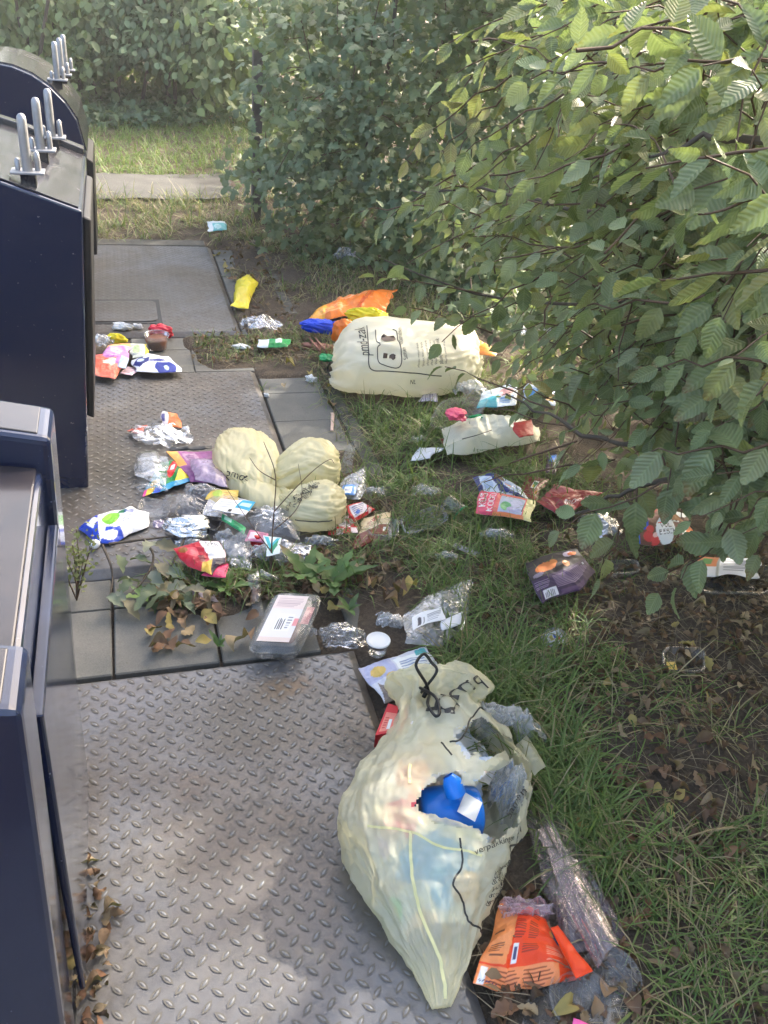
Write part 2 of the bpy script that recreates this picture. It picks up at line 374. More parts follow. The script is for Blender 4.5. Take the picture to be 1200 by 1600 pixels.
# tread plates -------------------------------------------------------
PITCH_L = .0462
def lug_template():
    n = 5; L, W, h = .0146, .0048, .0025
    t = np.linspace(-1, 1, n); up = np.stack([t*L, W*(1-t*t)], -1); lo = np.stack([t[::-1][1:-1]*L, -W*(1-t[::-1][1:-1]**2)], -1)
    ring = np.vstack([up, lo]); k = len(ring)
    V = np.vstack([np.c_[ring, np.zeros(k)], np.c_[ring*.62, np.full(k, h*.85)], [[0, 0, h]]])
    F = [[i, (i+1) % k, k+(i+1) % k] for i in range(k)]+[[i, k+(i+1) % k, k+i] for i in range(k)]+[[k+i, k+(i+1) % k, 2*k] for i in range(k)]
    F = np.array(F)[:, ::-1]; b = len(V)
    V = np.vstack([V, np.c_[ring*np.array([1.08, 1.32]), np.full(k, .0021)], [[0, 0, .0021]]]); G = np.array([[b+(i+1) % k, b+i, b+k] for i in range(k)])[:, ::-1]
    return V, np.vstack([F, G]), len(F)
LV, LF, NLUG = lug_template()
def lugs(x0, x1, y0, y1, z, skip=None):
    cs = []
    for i in range(int((x1-x0)/PITCH_L)+1):
        for j in range(int((y1-y0)/PITCH_L)+1):
            for k in (0, 1):
                X = x1-(i+.5*k)*PITCH_L; Y = y1-(j+.5*k)*PITCH_L
                if X < x0 or Y < y0 or (skip and skip(X, Y)): continue
                cs.append((X, Y, 1 if k else -1))
    C = np.array(cs); a = C[:, 2]*math.pi/4+RNG.normal(0, .03, len(C)); ca, sa = np.cos(a), np.sin(a)
    V = np.empty((len(C), len(LV), 3))
    V[..., 0] = C[:, 0:1]+LV[:, 0]*ca[:, None]-LV[:, 1]*sa[:, None]; V[..., 1] = C[:, 1:2]+LV[:, 0]*sa[:, None]+LV[:, 1]*ca[:, None]; V[..., 2] = z+LV[:, 2]
    F = (LF[None]+np.arange(len(C))[:, None, None]*len(LV)).reshape(-1, 3)
    me = mesh_np('tread_pattern', V.reshape(-1, 3), F, mat='tread_lug', smooth=False); me.materials.append(M['tread_dirt'])
    me.polygons.foreach_set('material_index', np.tile((np.arange(len(LF)) >= NLUG).astype(np.int32), len(C))); return me
pl_labels = ['bare grey tread plate in the foreground under the torn yellow bag', 'dirty grey tread plate in the middle under the scattered rubbish pile', 'farthest grey tread plate, with a small hatch set in it']
hatch = (-.95, .145, 4.47, 4.79)
for i, (a, b) in enumerate(PLATES):
    e = empty('tread_plate', (-.2, (a+b)/2, 0), pl_labels[i], 'steel plate', 'tread plates set in the pavement')
    s = .028
    bm = bmesh.new()
    lo = [bm.verts.new(p) for p in ((PX0, a, -.03), (PX1, a, -.03), (PX1, b, -.03), (PX0, b, -.03))]
    md = [bm.verts.new(p) for p in ((PX0, a, .006), (PX1, a, .006), (PX1, b, .006), (PX0, b, .006))]
    hi = [bm.verts.new(p) for p in ((PX0+s, a+s, PTOP-.001), (PX1-s, a+s, PTOP-.001), (PX1-s, b-s, PTOP-.001), (PX0+s, b-s, PTOP-.001))]
    for r0, r1 in ((lo, md), (md, hi)):
        for k in range(4): bm.faces.new((r0[k], r0[(k+1) % 4], r1[(k+1) % 4], r1[k]))
    bm.faces.new(hi)
    child('plate', bmesh_done('plate', bm, 'tread_steel', .004), e)
    sk = (lambda X, Y: hatch[0]-.02 < X < hatch[1]+.02 and hatch[2]-.02 < Y < hatch[3]+.02) if i == 2 else None
    child('tread_pattern', lugs(-.30, PX1-s-.01, a+s+.01, b-s-.012, PTOP-.0015, sk), e, kind='stuff')
    if i == 2:
        bm = bmesh.new(); x0, x1, y0, y1 = hatch; pts = [(x0, y0)]
        for cx_, cy_, a0 in ((x1-.04, y0+.04, -90), (x1-.04, y1-.04, 0)):
            for q in range(5): th = math.radians(a0+q*22.5); pts.append((cx_+.04*math.cos(th), cy_+.04*math.sin(th)))
        pts.append((x0, y1))
        lo = [bm.verts.new((x, y, PTOP-.004)) for x, y in pts]; hi = [bm.verts.new((x, y, PTOP+.006)) for x, y in pts]; bm.faces.new(hi)
        for k in range(len(pts)): bm.faces.new((lo[k], lo[(k+1) % len(pts)], hi[(k+1) % len(pts)], hi[k]))
        bm2 = bmesh.new(); box(bm2, x0-.022, x1+.022, y0-.030, y1+.030, PTOP-.004, PTOP+.0022); child('hatch_gap', bmesh_done('hatch_gap', bm2, 'black_rubber', .001, 1), e)  # dark slab stands in for the shaded gap round the hatch
        hm = bmesh_done('hatch', bm, 'tread_steel'); h = child('hatch', hm, e)
        lp = child('tread_pattern', lugs(-.30, x1-.02, y0+.02, y1-.02, PTOP+.0055), h, kind='stuff'); lp.location = (0, 0, 0)

# pavement -----------------------------------------------------------
bm = bmesh.new(); bmesh.ops.create_grid(bm, x_segments=1, y_segments=1, size=.5)
for v in bm.verts: v.co = Vector((-.17+v.co.x*2.06, 3.1+v.co.y*6.0, -.012))
pv_ = add('pavement', bmesh_done('pavement', bm, 'soil'), kind='structure')
bm = bmesh.new(); box(bm, -.1435, .1435, -.1435, .1435, -.03, 0); tile_me = bmesh_done('paving_tile', bm, 'concrete_tile', .004, 1)
def tile(x, y, sx=1., sy=1.):
    o = add('paving_tile', tile_me, pv_); o.location = (x, y, .014+random.uniform(-.003, .002)); o.scale = (sx, sy, 1); o.rotation_euler = (random.uniform(-.006, .006), random.uniform(-.006, .006), random.uniform(-.006, .006))
for k in range(-1, 3): tile(-.115-.146+.295*k, 1.793+.146)
for k in range(-1, 3): tile(-.115-.146+.295*k, 2.088+.075, 1, .5)
for k in range(20):
    y = 3.565+.1455-.291*6+.291*k
    if y < 6.0: tile(.578+.1455, y)
for k in range(-2, 2): tile(.43-.29*k, 3.83+.1455); tile(.43-.29*k, 4.12+.08, 1, .55)
bm = bmesh.new(); box(bm, -.49, .49, -.07, .07, -.05, 0); edge_me = bmesh_done('edge_stone', bm, 'kerb_concrete', .006, 1)
for k in range(2): o = add('edge_stone', edge_me, pv_); o.location = (.05-1.0*k, 6.02, .022)
kb = add('kerb', bmesh_done('kerb', (lambda b: (box(b, .876, .932, -.4, 6.3, -.10, -.01), b)[1])(bmesh.new()), 'soil'), kind='structure')
bm = bmesh.new(); box(bm, -.031, .031, -.495, .495, -.08, 0)
bmesh.ops.subdivide_edges(bm, edges=[e for e in bm.edges if abs(e.verts[0].co.y-e.verts[1].co.y) > .5], cuts=14, use_grid_fill=True)
for v in bm.verts: v.co += Vector((random.uniform(-.003, .003), 0, random.uniform(-.005, .002)))
kst = bmesh_done('kerb_stone', bm, 'kerb_concrete')
for k in range(7): o = add('kerb_stone', kst, kb); o.location = (.905+random.uniform(-.006, .006), .1+1.0*k, .018+random.uniform(-.008, .008)); o.rotation_euler = (0, random.uniform(-.05, .05), random.uniform(-.006, .006))

# ================================================================== containers
def pin(parent, base, up, s=1.):
    """galvanised hook: flat bar with a round head on a small foot plate"""
    b = Vector([float(q) for q in base]); bl = INV[parent.name]
    bm = bmesh.new(); box(bm, -.022, .022, -.022, .022, -.01, .030); m1 = bmesh_done('pin_block', bm, 'dusty_paint', .003)
    bm = bmesh.new(); box(bm, -.048, .048, -.035, .035, .030, .037)
    o1 = child('pin_block', m1, parent); o1.location = b-bl
    m2 = bmesh_done('lifting_pin', bm, 'galvanised', .002)
    pts = [(0, -.004, .035), (0, -.002, .10), (0, .0, .17), (0, .002, .208), (0, .003, .220), (0, .003, .227), (0, .003, .230)]
    V, F = tube(np.array(pts)*np.array([1, 1, s*.82])+np.array([0, 0, .006]), [.0148, .0148, .0146, .0142, .0125, .008, .001], 10); V[:, 0] *= 1.
    V2, F2 = tube([(.030, .002, .035), (.029, .002, .07), (.029, .002, .088), (.029, .002, .094)], [.0095, .0095, .008, .001], 8)
    V3, F3 = tube([(-.027, .004, .035), (-.027, .004, .066), (-.027, .004, .072)], [.008, .008, .001], 8)
    VV, FF = joinVF([(V, F), (V2, F2), (V3, F3)])
    o2 = child('lifting_pin', mesh_np('lifting_pin', VV, FF, mat='galvanised'), parent); o2.location = b-bl
    o3 = child('foot_plate', m2, parent); o3.location = b-bl
G_CONT = 'underground container inlets on the left'
# near one
c1 = empty('waste_container', (-.6, 1.12, 0), 'nearest dark blue waste container, cut off by the left edge, with raised end cheeks', 'waste container', G_CONT)
bm = bmesh.new(); prism(bm, [(-.192, .0), (-.172, .895), (-.62, .965), (-.95, .89), (-.95, 0)], .80, 1.49); child('body', bmesh_done('body', bm, 'blue_paint', .008), c1)
for y0, y1, t in ((.742, .862, .962), (1.405, 1.537, .960)):
    bm = bmesh.new(); prism(bm, [(-.188, .0), (-.150, t), (-.60, t+.10), (-.98, t-.02), (-.98, 0)], y0, y1); child('end_cheek', bmesh_done('end_cheek', bm, 'blue_paint', .014, 3), c1)
    bm = bmesh.new(); prism(bm, [(-.172, t+.003), (-.172, t+.0075), (-.60, t+.104), (-.60, t+.098)], y0+.014, y1-.014); child('cheek_cap', bmesh_done('cheek_cap', bm, 'dusty_paint', .002), c1)
bm = bmesh.new(); prism(bm, [(-.180, .899), (-.180, .907), (-.62, .978), (-.62, .966)], .866, 1.40); child('lid', bmesh_done('lid', bm, 'dusty_paint', .003), c1)
bm = bmesh.new(); prism(bm, [(-.176, .09), (-.1655, .09), (-.1535, .80), (-.1735, .80)], .895, 1.375); child('front_panel', bmesh_done('front_panel', bm, 'blue_paint', .006, 3), c1)
bm = bmesh.new(); prism(bm, [(-.196, .0), (-.186, .0), (-.186, .035), (-.196, .035)], .75, 1.53); child('base_trim', bmesh_done('base_trim', bm, 'black_rubber', .002), c1)
# middle one
c2 = empty('waste_container', (-.6, 3.2, 0), 'middle dark blue waste container with sloping grey lid and three metal pins', 'waste container', G_CONT)
prof2 = [(-.192, .0), (-.118, 1.014), (-.338, 1.093), (-.72, 1.20), (-.98, 1.10), (-.98, 0)]
bm = bmesh.new(); prism(bm, prof2, 2.785, 3.62); child('body', bmesh_done('body', bm, 'blue_paint', .007, 2), c2)
bm = bmesh.new(); prism(bm, [(-.128, 1.0185), (-.128, 1.024), (-.338, 1.1005), (-.72, 1.2075), (-.72, 1.2), (-.338, 1.094)], 2.80, 3.60); child('lid', bmesh_done('lid', bm, 'dusty_paint', .002), c2)
bm = bmesh.new(); prism(bm, [(-.124, 1.02), (-.124, 1.045), (-.338, 1.122), (-.72, 1.229), (-.72, 1.2), (-.338, 1.093)], 3.60, 3.66); child('end_rim', bmesh_done('end_rim', bm, 'dusty_paint', .004), c2)
for y0, y1 in ((2.90, 3.52),):
    bm = bmesh.new(); prism(bm, [(-.174, .26), (-.150, .25), (-.098, .96), (-.122, .97)], y0, y1); child('front_panel', bmesh_done('front_panel', bm, 'black_rubber', .009, 3), c2)
n2 = np.array([.34, 0, .94]); p0 = (-.118, 3, 1.022)
for q in ((46, 286), (66, 250), (83, 229)): pin(c2, rayplane(q[0], q[1], p0, n2)-np.array([0, 0, .0]), n2)
# far one, barrel topped
c3 = empty('waste_container', (-.6, 5.25, 0), 'farthest dark blue waste container with rounded barrel top', 'waste container', G_CONT)
arc = [(-.194, .0), (-.158, .80)]
for q in range(1, 13): th = math.radians(12+q*13); arc.append((-.55+.40*math.cos(th), .78+.405*math.sin(th)))
arc += [(-.94, .80), (-.94, 0)]
bm = bmesh.new(); prism(bm, arc, 4.84, 5.62); child('body', bmesh_done('body', bm, 'blue_paint', .006), c3)
roof = [(x+.0, z) for x, z in arc[1:-1]]
ro = [(-.55+(x+.55)*1.012, .78+(z-.78)*1.015) for x, z in roof]
bm = bmesh.new(); prism(bm, ro+roof[::-1], 4.90, 5.60); child('lid', bmesh_done('lid', bm, 'dusty_paint'), c3)
bm = bmesh.new(); prism(bm, [(-.176, .25), (-.150, .25), (-.128, .74), (-.160, .76)], 4.93, 5.52); child('front_panel', bmesh_done('front_panel', bm, 'black_rubber', .008, 3), c3)
for q, yy in ((88, 5.0), (95, 5.22), (101, 5.44)):
    B = rayplane(q, 106 if yy < 5.1 else (96 if yy < 5.3 else 90), (0, yy, 0), np.array([0, 1., 0]))
    zt = .78+.41*math.sin(math.acos(max(-1, min(1, (B[0]+.55)/.405))))
    pin(c3, (B[0], yy, max(zt-.005, 1.08)), None, 1.05)

# wooden post ---------------------------------------------------------
pb = px(400, 350, .03)
bm = bmesh.new(); box(bm, pb[0]-.034, pb[0]+.034, pb[1]-.034, pb[1]+.034, -.2, 1.25); 
add('fence_post', bmesh_done('fence_post', bm, 'weathered_wood', .006), label='weathered grey wooden post half hidden by the maple bush', cat='post')
# ================================================================== vegetation
def nrm(a): a = np.asarray(a, float); return a/np.maximum(np.linalg.norm(a, axis=-1, keepdims=True), 1e-9)
def frames(D, N):
    D = nrm(D); S = nrm(np.cross(D, N)); N2 = np.cross(S, D); return S, D, N2
def scatter(T, P, D, N, size, col, uv=None, colvar=None):
    """T=(V,F,uv): leaf template, x across, y along, z up. returns V,F,col,uv"""
    V0, F0 = T[0], T[1]; S, D, N = frames(D, N); size = np.broadcast_to(np.asarray(size, float), (len(P),))
    V = P[:, None]+size[:, None, None]*(V0[None, :, 0, None]*S[:, None]+V0[None, :, 1, None]*D[:, None]+V0[None, :, 2, None]*N[:, None])
    F = F0[None]+(np.arange(len(P))*len(V0))[:, None, None]
    C = np.repeat(np.asarray(col, float)[:, None], len(V0), 1)
    if len(V0) >= 50 and len(T) > 2:
        tip = (RNG.random(len(P)) < .14)[:, None]*np.clip((V0[:, 1]-RNG.uniform(.55, .85))*5, 0, 1)[None]; C = C*(1-tip[..., None])+np.array((.20, .13, .06))*tip[..., None]
        C = C*(1+.22*vn(V*45, 6))[..., None]
    U = np.tile(T[2], (len(P), 1)) if len(T) > 2 else None
    return V.reshape(-1, 3), F.reshape(-1, F0.shape[1]), C.reshape(-1, 3), U
def quads_to(V, F, C, U, name, mat): return mesh_np(name, V, F, col=C, uv=U, mat=mat)
def hornbeam_template(rows, curl=.18, fold=.22, twist=0., serr=.035, cols=5, wd=.30):
    t = np.linspace(0, 1, rows); w = wd*np.sin(np.pi*np.clip(t, 0, 1)**.82)**.8*(1-.25*t)+.004
    w[0] = .006; w[-1] = .004
    V, U = [], []
    for i, (y, ww) in enumerate(zip(t, w)):
        s = 1+(serr*(1 if i % 2 else -1)*1.5 if 0 < i < rows-1 else 0)
        for q in np.linspace(-1, 1, cols):
            x = q*ww*(s if abs(q) == 1 else 1); yy = y+(.03 if abs(q) == 1 and i % 2 else 0)
            z = fold*abs(x)-curl*y*y+.012*math.cos(20*(y-.4*abs(x)))*min(1, abs(q)*2)+twist*x*y
            V.append((x, yy, z)); U.append((.5+x*.9, y))
    return np.array(V), grid_faces(cols, rows), np.array(U)
HT = [hornbeam_template(13, .12, .28), hornbeam_template(13, .34, .18, .4), hornbeam_template(13, .05, .55, -.45), hornbeam_template(13, .62, .35, .6), hornbeam_template(11, .2, .5, .2, .05, 5, .24), hornbeam_template(13, -.12, .15, -.3, .04, 5, .35)]
HL = [hornbeam_template(6, .2, .25, 0, 0, 3), hornbeam_template(6, .35, .15, .3, 0, 3)]

BX = np.array([(1200, 0, 1.0), (1200, 250, .95), (1000, 50, 1.35), (1000, 350, 1.4), (850, 100, 1.85), (850, 350, 1.85), (700, 350, 2.25), (600, 330, 2.45), (720, 220, 2.25), (700, 480, 2.4), (680, 560, 2.4), (720, 680, 2.25), (900, 700, 1.8), (1000, 800, 1.65), (1150, 700, 1.3), (1150, 880, 1.55), (960, 900, 1.75), (620, 420, 2.5), (1230, 480, 1.05), (1000, 550, 1.5)], float)
def front_depth(x, y):
    d2 = (BX[:, 0]-x)**2+(BX[:, 1]-y)**2+900; ww = 1/d2**1.5; return float((ww*BX[:, 2]).sum()/ww.sum())
HB_POLY = [(1290, -80), (850, -80), (850, 110), (910, 150), (880, 200), (820, 235), (740, 250), (660, 280), (650, 295), (730, 340), (790, 390), (770, 430), (770, 480), (820, 500), (840, 540), (800, 560), (800, 590), (840, 610), (880, 640), (940, 665), (985, 690), (1050, 700), (1110, 735), (1290, 790)]
leafP, leafD, leafN, leafS, leafC, twigs = [], [], [], [], [], []
def leafcol(kind=None):
    r = random.random() if kind is None else kind
    v = random.uniform(.6, 1.35)
    if r < .60: c = (.175, .23, .095)
    elif r < .82: c = (.225, .265, .135)
    elif r < .94: c = (.285, .29, .11)
    elif r < .98: c = (.27, .25, .075)
    else: c = (.24, .19, .11)
    return [q*v for q in c]
def spray(O, D, L, size, up, n=None, kind=None, droop=.25):
    D = nrm(D); O = np.asarray(O, float); k = n or max(4, int(L/.036)); pts = []
    N = nrm(up); side = nrm(np.cross(D, N))
    for i in range(7):
        s = i/6; pts.append(O+D*L*s+np.array([0, 0, -droop*L*s*s])+side*.008*math.sin(i*2.4+O[0]*9))
    twigs.append((np.array(pts), np.linspace(.0028, .0012, 7)*(1 if L < .5 else 1.3)))
    P = spline(pts, k+1)
    for i in range(k+1):
        s = i/k; sd = 1 if i % 2 else -1
        tan = nrm(P[min(i+1, k)]-P[max(i-1, 0)])
        ax = tan*(.65 if i < k else 1.5)+side*sd*(.85 if i < k else .1)+np.array([0, 0, -.25-.25*random.random()])+RNG.normal(0, .26, 3)
        leafP.append(P[i]+nrm(ax)*.008); leafD.append(ax); leafN.append(N+RNG.normal(0, .42, 3)); leafS.append(size*random.uniform(.72, 1.12)*(.75+.5*math.sin(math.pi*min(1, .2+s*.75))*.6)); leafC.append(leafcol(kind))
OUT = np.array([-.78, -.25, 0])
def upn(): return np.array([-.36, -.42, .74])+RNG.normal(0, .42, 3)
def rnd_sprays(n, dmin, dmax, size, poly=HB_POLY, lo=.26, hi=.46):
    k = 0
    while k < n:
        x, y = random.uniform(560, 1280), random.uniform(-80, 920)
        if not inpoly(x, y, poly): continue
        d = front_depth(x, y)+random.uniform(dmin, dmax); T = pdp(x, y, d)
        if T[2] < .12: continue
        if dmin == 0 and vn2(x/110., y/110., 17) < -.25 and random.random() < .85: continue
        D = nrm(OUT+RNG.normal(0, .42, 3)+np.array([0, 0, random.uniform(-.35, .25)])); L = random.uniform(lo, hi)
        spray(T-D*L*.8, D, L, size*random.uniform(.55, .92), upn(), droop=random.uniform(.05, .4)); k += 1
# branch ends one can follow in the picture: pixel, depth of the start and the end, leaf size
NAMED = [(800, 470, 2.65, 590, 418, 2.5, .070, .3), (770, 520, 2.55, 640, 470, 2.45, .07, .2), (820, 265, 2.3, 650, 300, 2.35, .078, .5), (700, 320, 2.4, 560, 322, 2.45, .06, .5), (860, 420, 2.2, 690, 520, 2.35, .075, .3),
         (940, 690, 1.9, 770, 625, 2.1, .085, .2), (860, 640, 2.0, 700, 560, 2.25, .075, .3), (960, 720, 1.75, 760, 740, 1.95, .085, .5), (900, 690, 1.8, 700, 750, 2.0, .08, .6),
         (1120, 730, 1.5, 880, 810, 1.65, .085, .6), (1000, 760, 1.6, 940, 890, 1.7, .085, .3), (1190, 780, 1.4, 1060, 900, 1.55, .085, .1), (1130, 820, 1.5, 1030, 910, 1.6, .08, .1), (1200, 700, 1.3, 1000, 700, 1.45, .09, .5),
         (1230, 230, 1.0, 1010, 250, 1.1, .092, .85), (1240, 300, .95, 1090, 330, 1.05, .092, .85), (1240, 420, 1.05, 1000, 430, 1.2, .09, .85), (1180, 90, 1.15, 960, 100, 1.3, .09, .9), (1100, 20, 1.25, 900, 60, 1.45, .09, .6), (1000, 90, 1.45, 830, 110, 1.6, .085, .6), (1240, 560, 1.15, 1040, 560, 1.3, .09, .5), (980, 230, 1.5, 800, 280, 1.75, .085, .6), (1100, 470, 1.3, 900, 470, 1.5, .085, .5),
         (1010, 330, 1.6, 790, 300, 1.9, .085, .5), (930, 380, 1.8, 760, 400, 2.05, .08, .6)]
for x0, y0, d0, x1, y1, d1, sz, kd in NAMED:
    A, B = pdp(x0, y0, d0), pdp(x1, y1, d1); D = B-A; L = float(np.linalg.norm(D)); spray(A, D/L, L, sz*.86, upn(), kind=None if random.random() < .45 else kd, droop=.06)
NAMED2 = [(900, 40, 1.95, 700, 90, 2.1, .075, .7), (880, 0, 1.9, 690, 40, 2.1, .075, .6), (880, 150, 1.9, 720, 215, 2.15, .075, .5), (760, 250, 2.2, 600, 320, 2.4, .068, .6), (820, 330, 2.1, 640, 380, 2.35, .07, .5), (860, 200, 1.95, 740, 270, 2.1, .075, .65)]
for x0, y0, d0, x1, y1, d1, sz, kd in NAMED2:
    A, B = pdp(x0, y0, d0), pdp(x1, y1, d1); D = B-A; L = float(np.linalg.norm(D)); spray(A, D/L, L, sz, upn(), kind=None if random.random() < .6 else kd, droop=.15)
# withered twig end high in the picture
for x0, y0, x1, y1 in ((800, 120, 640, 190), (790, 150, 690, 210), (760, 100, 700, 150)):
    A, B = pdp(x0, y0, 2.15), pdp(x1, y1, 2.2); D = B-A; spray(A, D, float(np.linalg.norm(D)), .07, upn()+np.array([0, -.4, -.4]), kind=random.choice((.95, .99, .9)), droop=.3)
rnd_sprays(150, 0, .25, .085); NF = len(leafP)
rnd_sprays(170, .2, .75, .085); rnd_sprays(230, .75, 1.7, .09); rnd_sprays(210, 1.7, 3.0, .095)
P, D, N, S, C = map(np.array, (leafP, leafD, leafN, leafS, leafC))
# gaps in the crown through which the sun reaches the near plate
GAPS = [(168, 1325, .03), (205, 1400, .035), (245, 1465, .06), (310, 1420, .03), (190, 1560, .04), (330, 1580, .06), (270, 1520, .04), (600, 1600, .04)]
def sungap(Q, mg=.07):
    keep = np.ones(len(Q), bool)
    for x, y, r in GAPS:
        o = px(x, y, .03); t = (Q-o)@SUN; d = np.linalg.norm(Q-o-t[:, None]*SUN, axis=1); keep &= d > r+mg
    return keep
kp = sungap(P+nrm(D)*S[:, None]*.5); front = np.arange(len(P)) < NF
hb = empty('hornbeam_bush', (2.5, 2.3, 0), 'large hornbeam bush with ribbed green leaves overhanging the litter on the right', 'bush')
# the leaves that show largest are parts of their own
ix, iy = toimg(P+nrm(D)*S[:, None]*.5); dep = (P-EYE)@FW
vis = front & (ix > -10) & (ix < 1210) & (iy > -10) & (iy < 1610) & kp
cand = np.where(vis)[0]; cand = cand[np.argsort(-(S[cand]/dep[cand]))][:300]
single = np.zeros(len(P), bool); single[cand] = True
pal = [(.175, .23, .095), (.225, .265, .135), (.285, .29, .11), (.27, .25, .075), (.16, .21, .10), (.195, .245, .095)]
lm = []
for a, T in enumerate(HT):
    for c in pal:
        cv = np.tile(np.array(c), (len(T[0]), 1))*(1+.25*vn(T[0]*5+len(lm)*3.1, 6))[:, None]
        if len(lm) % 5 == 0: q = np.clip((T[0][:, 1:2]-.7)*5, 0, 1); cv = cv*(1-q)+np.array((.20, .13, .06))*q
        lm.append(mesh_np('leaf', T[0], T[1], col=cv, uv=T[2], mat='hornbeam_leaf'))
palA = np.array(pal)
for i in cand:
    ci = int(np.argmin(((palA-C[i])**2).sum(1))); me = lm[random.randrange(len(HT))*len(pal)+ci]
    s_, d_, n_ = frames(D[i:i+1], N[i:i+1]); s_, d_, n_ = s_[0], d_[0], n_[0]; q = S[i]
    o = add('leaf', me, hb); p = P[i]-np.array([2.5, 2.3, 0])
    o.matrix_local = Matrix(((s_[0]*q, d_[0]*q, n_[0]*q, p[0]), (s_[1]*q, d_[1]*q, n_[1]*q, p[1]), (s_[2]*q, d_[2]*q, n_[2]*q, p[2]), (0, 0, 0, 1)))
def leaf_mass(sel, temps):
    Vs, Fs, Cs, Us, o = [], [], [], [], 0
    ids = np.where(sel)[0]; grp = RNG.integers(0, len(temps), len(ids))
    for k, T in enumerate(temps):
        q = ids[grp == k]
        if not len(q): continue
        V, F, CC, U = scatter(T, P[q], D[q], N[q], S[q], C[q]); Vs.append(V); Fs.append(F+o); Cs.append(CC); Us.append(U); o += len(V)
    return np.concatenate(Vs), np.concatenate(Fs), np.concatenate(Cs), np.concatenate(Us)
child('foliage', quads_to(*leaf_mass(kp & front & ~single, HT), 'foliage', 'hornbeam_leaf'), hb, kind='stuff')
child('inner_foliage', quads_to(*leaf_mass(kp & ~front, HL), 'inner_foliage', 'hornbeam_leaf'), hb, kind='stuff')
child('twigs', mesh_np('twigs', *joinVF([tube(a, r, 4) for a, r in twigs]), mat='twig'), hb, kind='stuff')
BR = [[(1270, 700, 1.5), (1100, 700, 1.65), (950, 690, 1.85), (860, 650, 2.0), (790, 615, 2.15)], [(1270, 735, 1.45), (1120, 735, 1.55), (980, 770, 1.65), (880, 815, 1.7)],
      [(1270, 380, 1.5), (1050, 345, 1.7), (900, 325, 1.95), (760, 300, 2.2), (640, 298, 2.35)], [(1270, 130, 1.3), (1050, 130, 1.5), (930, 70, 1.8)], [(1260, 250, 1.1), (1130, 215, 1.15), (1010, 245, 1.2)],
      [(1270, 480, 1.9), (1000, 470, 2.1), (800, 470, 2.6), (600, 410, 2.55)], [(1250, 590, 1.35), (1120, 570, 1.5), (950, 575, 1.7)]]
for b in BR:
    pts = spline([pdp(*q) for q in b], 18); pts += RNG.normal(0, .004, pts.shape)
    child('branch', mesh_np('branch', *tube(pts, np.linspace(.0085, .002, 18), 6), mat='bark'), hb)
for k in range(7):
    b0 = np.array([2.2+.7*random.random(), 1.4+2.4*k/7+random.random()*.2, -.05]); t0 = b0+np.array([random.uniform(-.5, .2), random.uniform(-.3, .3), 2.2+random.random()])
    pts = spline([b0, b0*.6+t0*.4+np.array([.12, 0, 0]), t0], 12); child('stem', mesh_np('stem', *tube(pts, np.linspace(.028, .010, 12), 7), mat='bark'), hb)
# unseen leaf mass added outside the frame, shaped to shade the ground
OVAL = (np.array([(0, 0, 0), (.28, .35, .04), (.24, .72, .0), (0, 1, -.12), (-.24, .72, 0), (-.28, .35, .04), (0, .5, -.05)]), np.array([[6, 0, 1], [6, 1, 2], [6, 2, 3], [6, 3, 4], [6, 4, 5], [6, 5, 0]]), np.array([(.5, 0), (.8, .35), (.75, .7), (.5, 1), (.25, .7), (.2, .35), (.5, .5)]))
def crown(n, x0, x1, y0, y1, z0, z1, size, col, mat, T, seed, top):
    Q = np.stack([RNG.uniform(x0, x1, n), RNG.uniform(y0, y1, n), RNG.uniform(z0, z1, n)], -1)
    keep = (vn(Q*1.3, seed) > -.75) & sungap(Q, .10)
    keep &= Q[:, 2] < top+.70*(Q[:, 0]-2.2)+.25*vn(Q*1.1, seed+5)
    u, v = toimg(Q); dd = (Q-EYE)@FW
    keep &= ~((dd > .1) & (u > -60) & (u < 1260) & (v > -60) & (v < 1700))
    keep &= ~((np.abs(Q[:, 0]) < .9) & (np.abs(Q[:, 1]) < 1.2) & (Q[:, 2] < 2.6))
    Q = Q[keep]; m = len(Q); c = np.array(col)[None]*RNG.uniform(.7, 1.3, (m, 1))
    V, F, CC, U = scatter(T, Q, RNG.normal(0, 1, (m, 3))+np.array([-.5, -.3, -.5]), RNG.normal(0, .6, (m, 3))+np.array([0, 0, 1]), RNG.uniform(.8, 1.2, m)*size, c)
    return mesh_np('shading_foliage', V, F, col=CC, uv=U, mat=mat)
child('shading_foliage', crown(16000, 1.75, 4.2, -1.5, 7.6, .3, 3.6, .18, (.13, .18, .07), 'small_leaf', OVAL, 41, 2.3), hb, kind='stuff')

